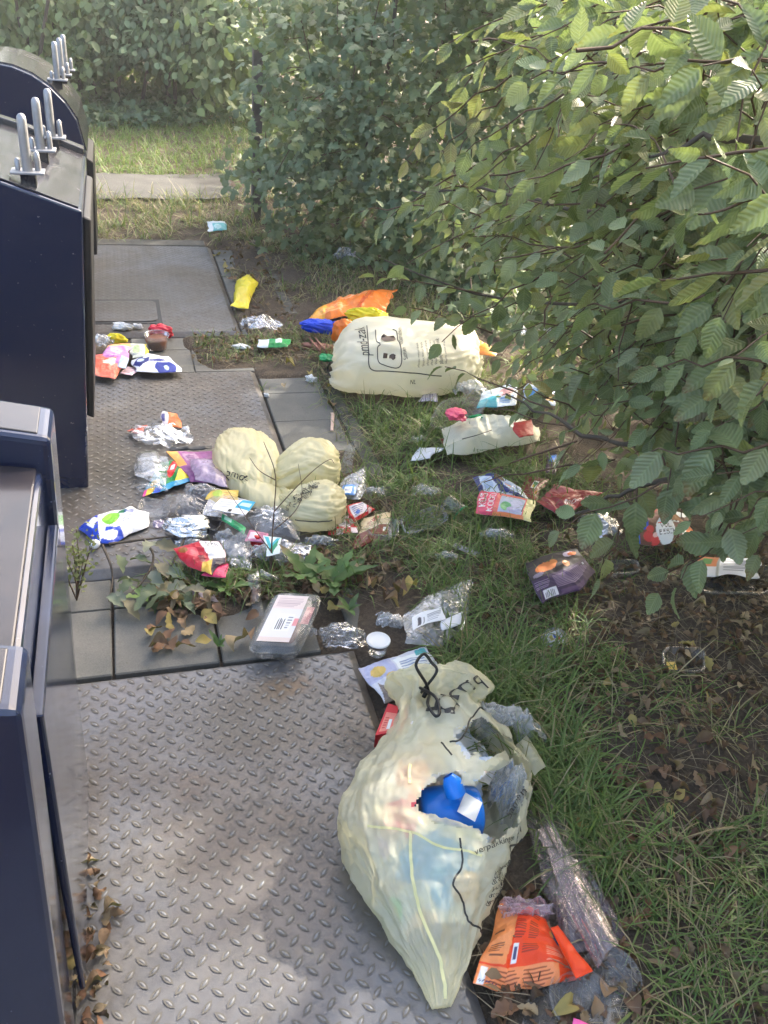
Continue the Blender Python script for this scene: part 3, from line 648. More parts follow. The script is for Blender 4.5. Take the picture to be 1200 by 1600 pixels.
# ---- field maple bush ------------------------------------------------
def maple_template():
    a = np.radians([-90, -62, -38, 2, 14, 38, 60, 76, 90, 104, 120, 142, 166, 178, 218, 242]); r = np.array([.04, .36, .20, .50, .42, .26, .48, .62, .66, .62, .48, .26, .42, .50, .20, .36])
    V = [(0, .3, 0)]+[(rr*math.cos(q)*.95, .36+rr*math.sin(q), -.35*rr*rr+.02*math.sin(5*q)) for q, rr in zip(a, r)]
    k = len(a); F = np.array([[0, 1+i, 1+(i+1) % k] for i in range(k)]); return np.array(V), F, np.array([(v[0]+.5, v[1]) for v in V])
MT = maple_template()
def clumps(n, poly, dfun, spread, per, size, cols, T, out, flat=.55, minz=.08):
    Ps, Ds, Ns, Ss, Cs, tw = [], [], [], [], [], []
    xs_ = [p[0] for p in poly]; ys_ = [p[1] for p in poly]; k = 0; guard = 0
    while k < n and guard < n*60:
        guard += 1
        x, y = random.uniform(min(xs_), max(xs_)), random.uniform(min(ys_), max(ys_))
        if not inpoly(x, y, poly): continue
        d = dfun(x, y)
        if d is None: continue
        c0 = pdp(x, y, d)
        if c0[2] < minz: continue
        k += 1; m = max(3, int(per*random.uniform(.6, 1.3))); ax = nrm(np.asarray(out)+RNG.normal(0, .45, 3))
        Q = c0+RNG.normal(0, 1, (m, 3))*np.array([spread, spread, spread*flat]); Q[:, 2] = np.maximum(Q[:, 2], minz*.5)
        base = np.array(random.choice(cols))*random.uniform(.75, 1.2)
        Ps.append(Q); Ds.append(ax+RNG.normal(0, .5, (m, 3))+np.array([0, 0, -.45])); Ns.append(np.array([-.3, -.6, .75])+RNG.normal(0, .3, (m, 3))); Ss.append(size*RNG.uniform(.65, 1.15, m)); Cs.append(base*RNG.uniform(.8, 1.2, (m, 1)))
        tw.append((np.array([c0-ax*spread*2.2, c0-ax*spread*.5+np.array([0, 0, .01]), c0+ax*spread*.9]), np.array([.004, .003, .0015])))
    return [np.concatenate(q) for q in (Ps, Ds, Ns, Ss, Cs)]+[tw]
def gdepth(x, y): return float((px(x, y, .03)-EYE)@FW)
def dm(a, b, lo=.25):
    def f(x, y):
        if ray(x, y)[2] > -1e-3: return random.uniform(a, b)
        g_ = gdepth(x, y)-lo; u = random.random()**1.6
        return min(a+(b-a)*u, g_) if g_ > 2.5 else None
    return f
mb = empty('maple_bush', (2.2, 6.6, 0), 'field maple bush with small lobed blue-green leaves behind the wooden post', 'bush')
MPOLY = [(405, -60), (400, 60), (420, 110), (398, 160), (425, 205), (395, 260), (420, 300), (400, 345), (440, 360), (500, 395), (560, 410), (640, 430), (690, 460), (740, 500), (850, 480), (960, 420), (960, -60)]
mc = [(.15, .205, .105), (.18, .235, .12), (.125, .18, .095), (.205, .25, .11)]
P1, D1, N1, S1, C1, tw1 = clumps(480, MPOLY, dm(5.3, 7.2), .13, 30, .085, mc, MT, (-.5, -.8, -.1))
V, F, CC, U = scatter(MT, P1, D1, N1, S1, C1)
child('foliage', mesh_np('foliage', V, F, col=CC, uv=U, mat='small_leaf'), mb, kind='stuff')
child('twigs', mesh_np('twigs', *joinVF([tube(a, r, 4) for a, r in tw1]), mat='twig'), mb, kind='stuff')
for k in range(6):
    b0 = np.array([1.5+.45*k, 6.3+random.uniform(-.3, .5), -.05]); t0 = b0+np.array([random.uniform(-.4, .4), random.uniform(-.3, .3), 2.6]); pts = spline([b0, (b0+t0)/2+RNG.normal(0, .16, 3), t0+RNG.normal(0, .2, 3)], 10)
    child('trunk', mesh_np('trunk', *tube(pts, np.linspace(.022, .008, 10), 7), mat='bark'), mb)
child('shading_foliage', crown(9000, 2.4, 5.5, 6.8, 15.5, .4, 2.6, .20, (.11, .17, .095), 'small_leaf', OVAL, 43, 1.25), mb, kind='stuff')  # unseen leaves added behind the maple to block the sun

# ---- hedge shrubs far behind -------------------------------------------
FAR = [('hazel_shrub', 'tall shrub with broad yellow-green leaves directly behind the containers', [(-40, -60), (130, -60), (150, 40), (140, 110), (100, 150), (-40, 140)], (.17, .22, .09), 80, .13, .12),
       ('dogwood_shrub', 'hanging green shrub at the back of the lawn, with bare stems below', [(95, -60), (300, -60), (310, 60), (280, 110), (200, 105), (130, 120)], (.14, .20, .10), 100, .11, .10),
       ('lime_shrub', 'large-leaved shrub beside the wooden post at the back of the lawn', [(270, -60), (430, -60), (430, 60), (410, 120), (330, 150), (290, 90)], (.17, .225, .09), 80, .15, .11)]
for nm, lb, poly, c, n, sz, sp in FAR:
    cen = px((poly[0][0]+poly[1][0])/2, 172, .03); e = empty(nm, (cen[0], cen[1], .03), lb, 'shrub', 'shrubs along the back of the lawn')
    Pq, Dq, Nq, Sq, Cq, tw = clumps(n*2, poly, dm(9.3, 11.8), sp*1.6, 24, sz, [c, tuple(q*1.25 for q in c), tuple(q*.7 for q in c)], OVAL, (-.1, -.7, -.5))
    V, F, CC, U = scatter(OVAL, Pq, Dq, Nq, Sq, Cq); child('foliage', mesh_np('foliage', V, F, col=CC, uv=U, mat='small_leaf'), e, kind='stuff')
    for k in range(7):
        b0 = np.array([cen[0]+random.uniform(-.7, .7), cen[1]+random.uniform(-.2, .5), -.02]); t0 = b0+np.array([random.uniform(-.7, .7), random.uniform(-.3, .3), 2.]); pts = spline([b0, (b0+t0)/2+RNG.normal(0, .1, 3), t0], 8)
        child('stem', mesh_np('stem', *tube(pts, np.linspace(.028, .012, 8), 6), mat='bark'), e)
# thick hedge behind them, one mass of leaves
n = 16000; Q = np.stack([RNG.uniform(-9, 7, n), RNG.uniform(12.6, 15.5, n), RNG.uniform(-.0, 4.6, n)], -1); c = np.array((.09, .125, .065))[None]*RNG.uniform(.5, 1.4, (n, 1))
V, F, CC, U = scatter(OVAL, Q, RNG.normal(0, .6, (n, 3))+np.array([0, -.5, -.6]), RNG.normal(0, .4, (n, 3))+np.array([0, -.7, .6]), RNG.uniform(.14, .26, n), c)
add('hedge', mesh_np('hedge', V, F, col=CC, uv=U, mat='small_leaf'), kind='stuff', label='dense dark hedge behind the lawn', cat='hedge')
# ivy on the ground below the shrubs
n = 2600; u = RNG.uniform(130, 420, n); v = RNG.uniform(140, 198, n); Q = np.array([px(a, b, .05) for a, b in zip(u, v)]); Q[:, 2] += RNG.uniform(0, .14, n)
V, F, CC, U = scatter(MT, Q, RNG.normal(0, .7, (n, 3))+np.array([0, -.6, 0]), RNG.normal(0, .35, (n, 3))+np.array([0, -.4, 1]), RNG.uniform(.07, .12, n), np.array((.10, .155, .085))[None]*RNG.uniform(.6, 1.4, (n, 1)))
add('ivy', mesh_np('ivy', V, F, col=CC, uv=U, mat='small_leaf'), kind='stuff', label='low ivy covering the ground under the far shrubs', cat='ivy')

# ---- grass ------------------------------------------------------------
def blades(P, L, W, col, lean=.5, bend=.6, az=None):
    n = len(P); az = RNG.uniform(0, 2*np.pi, n) if az is None else az
    d = np.stack([np.cos(az), np.sin(az), np.zeros(n)], -1); s = np.stack([-np.sin(az), np.cos(az), np.zeros(n)], -1)
    le = np.abs(RNG.normal(lean, .3, n)); be = np.abs(RNG.normal(bend, .35, n)); V = np.empty((n, 9, 3)); k = 0
    for t, w_ in ((0, .8), (.3, 1.), (.6, .8), (.85, .45), (1, 0)):
        ang = le+be*t*1.5; hor = L*t*np.sin(np.minimum(ang, 1.75)); up_ = L*t*np.cos(np.minimum(ang, 1.75))
        c = P+d*hor[:, None]+np.array([0, 0, 1.])*np.maximum(up_, -.0+.004*t)[:, None]
        if w_ > 0: V[:, k] = c-s*(W*w_/2)[:, None]; V[:, k+1] = c+s*(W*w_/2)[:, None]; k += 2
        else: V[:, k] = c
    F3 = np.array([[0, 1, 3], [0, 3, 2], [2, 3, 5], [2, 5, 4], [4, 5, 7], [4, 7, 6], [6, 7, 8]])
    F = (F3[None]+(np.arange(n)*9)[:, None, None]).reshape(-1, 3)
    return V.reshape(-1, 3), F, np.repeat(col, 9, 0)
GREEN = np.array([(.11, .19, .045), (.14, .22, .055), (.085, .155, .04), (.175, .235, .075)]); DRY = np.array([(.34, .28, .15), (.28, .22, .12), (.40, .34, .20)])
gV, gF, gC, goff = [], [], [], [0]
def put(P, L, W, dry, **kw):
    n = len(P)
    if n == 0: return
    col = GREEN[RNG.integers(0, 4, n)]*RNG.uniform(.75, 1.25, (n, 1)); dm_ = RNG.random(n) < dry; col[dm_] = DRY[RNG.integers(0, 3, dm_.sum())]*RNG.uniform(.7, 1.15, (dm_.sum(), 1))
    V, F, C_ = blades(P, L, W, col, **kw); gV.append(V); gF.append(F+goff[0]); gC.append(C_); goff[0] += len(V)
def patch(n, x0, x1, y0, y1, L0, L1, W, dry, thr=-.2, fr=4., seed=0, clump=6, **kw):
    c = np.stack([RNG.uniform(x0, x1, n//clump+1), RNG.uniform(y0, y1, n//clump+1)], -1)
    ok = (vn2(c[:, 0]*fr, c[:, 1]*fr, seed) > thr) & ~inplate(c[:, 0], c[:, 1]); c = c[ok]
    q = np.repeat(c, clump, 0)+RNG.normal(0, .016, (len(c)*clump, 2)); m = len(q)
    P = np.c_[q, gz(q[:, 0], q[:, 1])-.004]; put(P, RNG.uniform(L0, L1, m), RNG.uniform(.7, 1.3, m)*W, dry, **kw)
patch(4400, .95, 1.75, 2.35, 3.65, .08, .19, .0042, .10, -.35, seed=1)          # lush strip beside the tiles
patch(2600, .86, 1.32, 1.5, 2.5, .06, .15, .0038, .14, -.25, seed=2)           # between the bags
patch(2300, .80, 1.06, .95, 1.7, .09, .21, .0042, .10, -.3, seed=3, lean=.6)          # beside the front bag
patch(2000, .92, 1.75, .35, 1.0, .07, .17, .0034, .25, -.1, fr=3, seed=4, lean=.75)
patch(600, 1.05, 1.6, .95, 1.5, .07, .18, .0034, .3, .1, fr=3, seed=5, lean=.85)
patch(400, 1.25, 2.3, 1.2, 2.2, .05, .12, .0028, .5, .1, seed=6, lean=1.)
patch(1300, 1.15, 2.2, 1.9, 2.8, .05, .12, .0032, .3, -.1, seed=6, lean=.85)
patch(1100, .50, .90, 2.02, 2.75, .05, .15, .004, .12, .02, fr=5, seed=7)
patch(700, .08, .42, 2.08, 2.22, .05, .14, .0035, .1, -.3, seed=8)
patch(1000, .33, .90, 3.93, 4.26, .03, .09, .0035, .2, -.1, seed=9)
patch(900, .84, 1.0, 2.6, 4.6, .04, .12, .0032, .45, -.3, seed=10)
patch(300, .58, .9, 3.6, 4.7, .03, .08, .003, .6, .1, seed=10)
patch(4800, .92, 1.75, 3.9, 6.2, .06, .15, .0045, .62, -.3, seed=11)
patch(900, .62, 1.0, 4.8, 6.2, .05, .12, .004, .7, -.1, seed=13)
patch(2600, 1.6, 2.6, 3.2, 5.2, .06, .16, .0045, .5, -.2, seed=11)
patch(4200, -.7, 1.4, 6.1, 7.35, .08, .22, .0055, .55, -.4, seed=12)           # rough verge before the path
patch(13000, -1.2, 2.6, 8.0, 11.2, .07, .16, .007, .06, -.9, fr=1.2, seed=14)  # lawn beyond
patch(2600, -1.2, 2.6, 10.6, 12.2, .06, .18, .007, .6, -.4, seed=15)
patch(520, .95, 1.9, .3, 1.05, .14, .26, .0042, .25, -.1, fr=2.5, seed=21, lean=.9, bend=.8)
patch(700, 1.0, 2.0, .9, 1.6, .08, .2, .004, .25, .0, fr=2.5, seed=22, lean=.9, bend=.7)
patch(1500, .62, 1.0, 1.85, 2.75, .05, .14, .0038, .15, -.15, fr=4, seed=31)
patch(500, .0, .5, 2.0, 2.2, .03, .09, .003, .2, -.1, seed=32)
patch(700, .86, 1.0, .4, 1.6, .06, .15, .0036, .2, -.3, seed=33)
patch(260, -.6, 1.6, 7.1, 8.2, .05, .1, .005, .6, .25, seed=16)
child_g = add('grass', mesh_np('grass', np.concatenate(gV), np.concatenate(gF), col=np.concatenate(gC), mat='grass_blade'), kind='stuff', label='long green and dry grass growing round the litter', cat='grass')

# ---- fallen leaves, straw -------------------------------------------------
def dead_template(lobed, curl):
    if lobed:
        t = np.linspace(0, 1, 15); w = .02+.25*np.sin(np.pi*t**.85)**.8*(.85+.20*np.sin(t*24)); w[-1] = .03
    else: t = np.linspace(0, 1, 7); w = np.array([.02, .20, .29, .30, .24, .13, .01])
    V, U = [], []
    for y, ww in zip(t, w):
        for q in (-1, 0, 1): V.append((q*ww, y-.03*abs(q), curl*(ww*abs(q))*1.6+.25*curl*math.sin(y*5)+.05*q*math.sin(y*9))); U.append((.5+q*ww, y))
    return np.array(V), grid_faces(3, len(t)), np.array(U)
DT = [dead_template(False, .35), dead_template(True, .5), dead_template(False, .9), dead_template(True, -.35)]
DC = np.array([(.13, .065, .035), (.18, .10, .055), (.22, .14, .08), (.09, .055, .035), (.26, .19, .11), (.17, .08, .04)])
def dead_spots(n):
    z = [(1.0, 2.3, .9, 2.1, .45), (1.3, 2.6, 1.5, 2.6, .2), (.58, .9, .2, .95, .08), (-.0, .6, 2.04, 2.24, .16), (.5, .92, 2.0, 2.6, .10), (.9, 1.5, .4, 1.0, .07), (.6, .95, 4., 6., .06), (.3, .9, 3.9, 4.3, .05), (-.185, -.13, .72, 1.2, .014)]
    w_ = np.array([q[4] for q in z]); k = RNG.choice(len(z), n, p=w_/w_.sum()); zz = np.array(z)[k]
    x = RNG.uniform(zz[:, 0], zz[:, 1]); y = RNG.uniform(zz[:, 2], zz[:, 3]); return x, y
n = 3400; x, y = dead_spots(n); ok = ~inplate(x, y) | (x < -.1); x, y = x[ok], y[ok]; n = len(x); Q = np.c_[x, y, gz(x, y)+RNG.uniform(.003, .02, n)]
Vs, Fs, Cs, o_ = [], [], [], 0; grp = RNG.integers(0, 4, n)
for k, T in enumerate(DT):
    q = grp == k; m = q.sum(); V, F, CC, U = scatter(T, Q[q], np.c_[RNG.normal(0, 1, (m, 2)), RNG.normal(0, .15, m)], RNG.normal(0, .35, (m, 3))+np.array([0, 0, 1]), RNG.uniform(.016, .042, m), DC[RNG.integers(0, 6, m)]*RNG.uniform(.6, 1.2, (m, 1)))
    Vs.append(V); Fs.append(F+o_); Cs.append(CC); o_ += len(V)
add('leaf_litter', mesh_np('leaf_litter', np.concatenate(Vs), np.concatenate(Fs), col=np.concatenate(Cs), mat='dry_leaf'), kind='stuff', label='small dead leaves littering the bare soil', cat='leaf litter')
n = 3600; x, y = dead_spots(n); ok = ~inplate(x, y); x, y = x[ok], y[ok]; n = len(x); P_ = np.c_[x, y, gz(x, y)+RNG.uniform(.002, .015, n)]
V, F, C_ = blades(P_, RNG.uniform(.04, .13, n), RNG.uniform(.0012, .0026, n), np.array((.30, .24, .16))[None]*RNG.uniform(.5, 1.2, (n, 1)), lean=1.5, bend=.02)
add('straw', mesh_np('straw', V, F, col=C_, mat='dry_leaf'), kind='stuff', label='dry straw lying on the bare soil', cat='straw')
# ================================================================== litter: tools
GL = {'A': '01110 10001 10001 11111 10001 10001 10001', 'B': '11110 10001 11110 10001 10001 10001 11110', 'C': '01111 10000 10000 10000 10000 10000 01111', 'D': '11110 10001 10001 10001 10001 10001 11110', 'E': '11111 10000 11110 10000 10000 10000 11111',
      'H': '10001 10001 11111 10001 10001 10001 10001', 'K': '10001 10010 11100 11000 10100 10010 10001', 'L': '10000 10000 10000 10000 10000 10000 11111', 'M': '10001 11011 10101 10101 10001 10001 10001', 'N': '10001 11001 10101 10101 10011 10001 10001', 'O': '01110 10001 10001 10001 10001 10001 01110',
      'R': '11110 10001 10001 11110 10100 10010 10001', 'S': '01111 10000 01110 00001 00001 10001 01110', 'V': '10001 10001 10001 01010 01010 01010 00100', 'I': '111 010 010 010 010 010 111', 'Z': '11111 00010 00100 00100 01000 10000 11111', 'X': '10001 01010 01010 00100 01010 01010 10001',
      'm': '00000 00000 11010 10101 10101 10101 10101', 'o': '00000 00000 01110 10001 10001 10001 01110', 'n': '00000 00000 10110 11001 10001 10001 10001', 'e': '00000 00000 01110 10001 11111 10000 01111', 'l': '1 1 1 1 1 1 1', 'V_': ''}
class Art:
    def __init__(s, n, m, bg):
        s.n, s.m = n, m; s.a = np.empty((m, n, 3)); s.a[:] = lin(bg); s.U, s.V = np.meshgrid(np.linspace(0, 1, n), np.linspace(0, 1, m))
    def put(s, k, c): s.a[k] = lin(c); return s
    def rect(s, u0, v0, u1, v1, c): return s.put((s.U >= u0) & (s.U <= u1) & (s.V >= v0) & (s.V <= v1), c)
    def ell(s, cu, cv, ru, rv, c): return s.put(((s.U-cu)/ru)**2+((s.V-cv)/rv)**2 < 1, c)
    def poly(s, pts, c): return s.put(inpoly(s.U, s.V, pts), c)
    def bars(s, u0, v0, u1, v1, c, k, vert=False, fill=.5):
        q = (s.U-u0)/(u1-u0) if vert else (s.V-v0)/(v1-v0); r = (s.V-v0)/(v1-v0) if vert else (s.U-u0)/(u1-u0)
        row = np.floor(q*k); end = .72+.28*np.abs(np.sin(row*12.9898)); return s.put((s.U >= u0) & (s.U <= u1) & (s.V >= v0) & (s.V <= v1) & ((q*k) % 1 < fill) & (r < end), c)
    def txt(s, t, u, v, hu, hv, c, rot=False):
        """letter cell hu wide, hv high; rot: runs up the v axis"""
        cu = u
        for ch in t:
            if ch == ' ': cu += hu*.6; continue
            rows = GL[ch].split(); wd = len(rows[0])
            for r, row in enumerate(rows):
                for k, b in enumerate(row):
                    if b != '1': continue
                    x0 = cu+k*hu/5; y0 = v+(6-r)*hv/7
                    if rot: s.rect(v+r*hv/7, x0, v+(r+1)*hv/7, x0+hu/5, c)
                    else: s.rect(x0, y0, x0+hu/5, y0+hv/7, c)
            cu += hu*(wd+1.2)/5
        return s
def pts_on(L, z):
    return np.array([on(q[0], q[1], z+(q[2] if len(q) > 2 else 0)) for q in L])
def sheet_grid(bot, top, z, n, m, th, amp, fr, seed, flat=False, curl=0., lfold=0.):
    B = poly_at(pts_on(bot, z), n); T = poly_at(pts_on(top, z), n); v = np.linspace(0, 1, m)[:, None, None]
    G = B[None]*(1-v)+T[None]*v
    U, Vv = np.meshgrid(np.linspace(0, 1, n), np.linspace(0, 1, m))
    nn = nrm(np.cross(np.gradient(G, axis=1), np.gradient(G, axis=0))); nn *= np.sign(nn[..., 2:3]+1e-9)
    prof = (1-np.abs(2*U-1)**3.)*(1-np.abs(2*Vv-1)**3.)
    wr = (crump(G, fr, seed)-.55)*amp*2*(.45+.55*prof)+(crump(G, fr*2.1, seed+3)-.55)*amp*.4
    edge = curl*(np.abs(2*U-1)**3+np.abs(2*Vv-1)**3)
    G = G+RNG.normal(0, .0, G.shape)
    jit = np.stack([vn(G*14, seed+7), vn(G*14, seed+8), np.zeros_like(U)], -1)*.012*(1-prof[..., None])
    if lfold: wr = wr+lfold*(.6-np.abs(vn2(U*5+.6*Vv+seed, Vv*.8, seed))*1.6)+lfold*.5*(.6-np.abs(vn2(U*13-Vv+seed, Vv*1.7, seed+1))*1.6)
    return G+jit, nn, prof*th+wr+edge, prof
def finish_grid(name, G, nn, off, back, art, mat, single, parent=None, kind=None):
    m, n = G.shape[:2]; Fp = G+nn*off[..., None]
    gl = gz(Fp[..., 0], Fp[..., 1])+.003
    Fp[..., 2] = np.maximum(Fp[..., 2], gl)
    V = Fp.reshape(-1, 3); F = grid_faces(n, m)
    col = art.a.reshape(-1, 3) if art is not None else None
    if not single:
        Bp = Fp-nn*np.maximum(back, .0012)[..., None]; Bp[..., 2] = np.minimum(Fp[..., 2]-.0008, np.maximum(Bp[..., 2], gl-.002))
        V = np.vstack([V, Bp.reshape(-1, 3)]); F = np.vstack([F, grid_faces(n, m, n*m)[:, ::-1]])
        rim = np.r_[np.arange(n), np.arange(1, m)*n+n-1, (m-1)*n+np.arange(n-2, -1, -1), np.arange(m-2, 0, -1)*n]; r2 = np.roll(rim, -1)
        F = np.vstack([F, np.stack([r2, rim, rim+n*m, r2+n*m], -1)])
        if col is not None: col = np.vstack([col, col*.0+np.array(lin((.75, .75, .76)))])
    return mesh_np(name, V, F, col=col, mat=mat), Fp
def litter_obj(name, me, label, cat, group=None):
    """single-mesh thing, origin moved to its base"""
    n = len(me.vertices); co = np.empty(n*3, np.float32); me.vertices.foreach_get('co', co); co = co.reshape(-1, 3)
    b = np.array([co[:, 0].mean(), co[:, 1].mean(), co[:, 2].min()], np.float32); me.vertices.foreach_set('co', (co-b).ravel()); me.update()
    o = add(name, me, None, label, cat, group); o.location = Vector([float(q) for q in b]); INV[o.name] = Vector(o.location); return o
SEED = [100]
def pack(name, label, cat, bot, top, art=None, z=.006, th=.012, amp=.006, fr=14., mat='print_film', n=64, m=48, single=False, parent=None, group=None, curl=0., seed=None, lfold=0.):
    SEED[0] += 1
    if art is not None: n, m = art.n, art.m
    if mat == 'print_film': th *= .6; amp *= 1.35
    G, nn, off, prof = sheet_grid(bot, top, z, n, m, th, amp, fr, seed or SEED[0], curl=curl, lfold=lfold)
    me, Fp = finish_grid(name, G, nn, off, prof*th, art, mat, single)
    o = child(name, me, parent) if parent is not None else litter_obj(name, me, label, cat, group)
    return o
def sticker(name, parent, bot, top, art, z, mat='print_card', **kw):
    return pack(name, None, None, bot, top, art, z=z, th=.001, amp=.0008, mat=mat, parent=parent, **kw)
def wad_mesh(name, cx, cy, rx, ry, h, mat, seed=0, rough=.30, fr=16., n=84, m=50, z=0., col=None, rot=0.):
    """crumpled closed lump seen at this pixel; rx, ry half sizes in pixels"""
    c = on(cx, cy+ry*.35, z); d = float((c-EYE)@FW); ax = rx*d/FPX; g_ = nrm(px(cx, cy-8, c[2])-px(cx, cy+8, c[2])); k = abs(float(ray(cx, cy)[2]))/np.linalg.norm(ray(cx, cy))
    ay = max((ry*d/FPX-h*.5*math.sqrt(max(0, 1-k*k)))/max(k, .25), ax*.35)
    th = np.linspace(0, 2*np.pi, n, endpoint=False)[None]; ph = np.linspace(-np.pi/2, np.pi/2, m)[:, None]
    X = np.cos(ph)**.8*np.cos(th); Y = np.cos(ph)**.8*np.sin(th); Z = np.sin(ph)+0*th
    U0 = np.stack([X, Y, Z], -1); r = 1+rough*2*(crump(U0*.07+seed*.37, fr, seed)-.62)+.22*vn(U0*1.7+seed, seed+3)
    rt = nrm(np.array([RT[0], RT[1], 0])); fw_ = np.array([-rt[1], rt[0], 0]); cr, sr = math.cos(rot), math.sin(rot); e1 = rt*cr+fw_*sr; e2 = -rt*sr+fw_*cr
    V = c+(X*r*ax)[..., None]*e1+(Y*r*ay)[..., None]*e2+np.array([0, 0, 1.])*(h*.5*(1+Z*r))[..., None]
    gl = gz(V[..., 0], V[..., 1])+.002; V[..., 2] = np.maximum(V[..., 2], gl)
    cc = None
    if col is not None:
        cc = np.empty((n*m, 3)); cc[:] = lin(col[0]); k2 = vn(U0*2.3+seed*1.7, seed+9).reshape(-1) 
        for q, cl in enumerate(col[1:]): cc[np.abs(k2-(.15+.3*q)) < .14] = lin(cl)
    return mesh_np(name, V.reshape(-1, 3), grid_faces(n, m, 0, True), col=cc, mat=mat)
CLEAR = ('clear_film', 'milky_film', 'pink_film', 'lilac_film')
def film_wad(name, cx, cy, rx, ry, h, mat, seed=0, rough=.3, fr=16., z=0., rot=0., **kw):
    """loose crumpled film: layers of ruffled sheet"""
    c = on(cx, cy+ry*.35, z); d = float((c-EYE)@FW); ax = rx*d/FPX; k = abs(float(ray(cx, cy)[2]))/np.linalg.norm(ray(cx, cy))
    ay = max((ry*d/FPX-h*.5*math.sqrt(max(0, 1-k*k)))/max(k, .25), ax*.35); rt = nrm(np.array([RT[0], RT[1], 0])); fw_ = np.array([-rt[1], rt[0], 0]); cr, sr = math.cos(rot), math.sin(rot); e1 = rt*cr+fw_*sr; e2 = -rt*sr+fw_*cr
    parts = []
    for L in range(2):
        n, m = 84, 26; th = np.linspace(0, 2*np.pi, n, endpoint=False)[None]; r = np.linspace(.02, 1, m)[:, None]; sd = seed*3+L
        Rr = 1.0-.14*L+.22*vn2(np.cos(th)*1.3+sd, np.sin(th)*1.3, sd)+.12*vn2(np.cos(th)*4+sd, np.sin(th)*4, sd+1)
        X, Y = r*Rr*np.cos(th), r*Rr*np.sin(th); Q = np.stack([X, Y, 0*X+L*.7+sd*.31], -1)
        X = X+.16*vn(Q*2.6, sd+2); Y = Y+.16*vn(Q*2.6, sd+3)
        Z = (1-r*r)*(.35+.22*L)+.85*(crump(Q, 1.05, sd)-.5)+.20*(crump(Q, 2.3, sd+4)-.5)+.16*r*r*np.sin(th*7+3*vn(Q*1.5, sd))
        V = c+(X*ax)[..., None]*e1+(Y*ay)[..., None]*e2+np.array([0, 0, 1.])*(h*np.clip(Z+.12, .02, 1.3))[..., None]; V[..., 2] = np.maximum(V[..., 2], gz(V[..., 0], V[..., 1])+.002+.001*L); parts.append((V.reshape(-1, 3), grid_faces(n, m, 0, True)))
    return mesh_np(name, *joinVF(parts), mat=mat)
def wad(name, label, cat, cx, cy, rx, ry, h, mat, parent=None, group=None, **kw):
    SEED[0] += 1; kw.setdefault('seed', SEED[0]); me = (film_wad if mat in CLEAR else wad_mesh)(name, cx, cy, rx, ry, h, mat, **kw)
    return child(name, me, parent) if parent is not None else litter_obj(name, me, label, cat, group)
def vessel_mesh(name, c, A, B, Nn, prof, mat, power=2., n=64, ribs=0, ribamp=0., closed=False, rough=0., seed=0):
    """rings: (scale, height) along Nn; superellipse outline of half axes A, B"""
    th = np.linspace(0, 2*np.pi, n, endpoint=False); cs, sn = np.cos(th), np.sin(th)
    e = 2./power; X = np.sign(cs)*np.abs(cs)**e; Y = np.sign(sn)*np.abs(sn)**e; R = []
    for i, q in enumerate(prof):
        s = q[0]*(1+(ribamp*np.sign(np.sin(th*ribs)) if ribs and (len(q) > 2 and q[2]) else 0))
        R.append(c+(X*s)[:, None]*A+(Y*s)[:, None]*B+np.asarray(Nn)*q[1])
    R = np.array(R)
    if rough: R += np.stack([vn(R*25, seed), vn(R*25, seed+1), vn(R*25, seed+2)], -1)*rough
    V = R.reshape(-1, 3); V[:, 2] = np.maximum(V[:, 2], gz(V[:, 0], V[:, 1])+.0015)
    F = grid_faces(n, len(prof), 0, True)
    return mesh_np(name, V, F, mat=mat)
def quad_axes(q, z):
    """four pixels BL, BR, TR, TL -> centre, half axes, normal"""
    P = pts_on(q, z); c = P.mean(0); A = (P[1]+P[2]-P[0]-P[3])/4; B = (P[2]+P[3]-P[0]-P[1])/4; Nn = nrm(np.cross(A, B)); Nn = Nn*np.sign(Nn[2]); return c, A, B, Nn
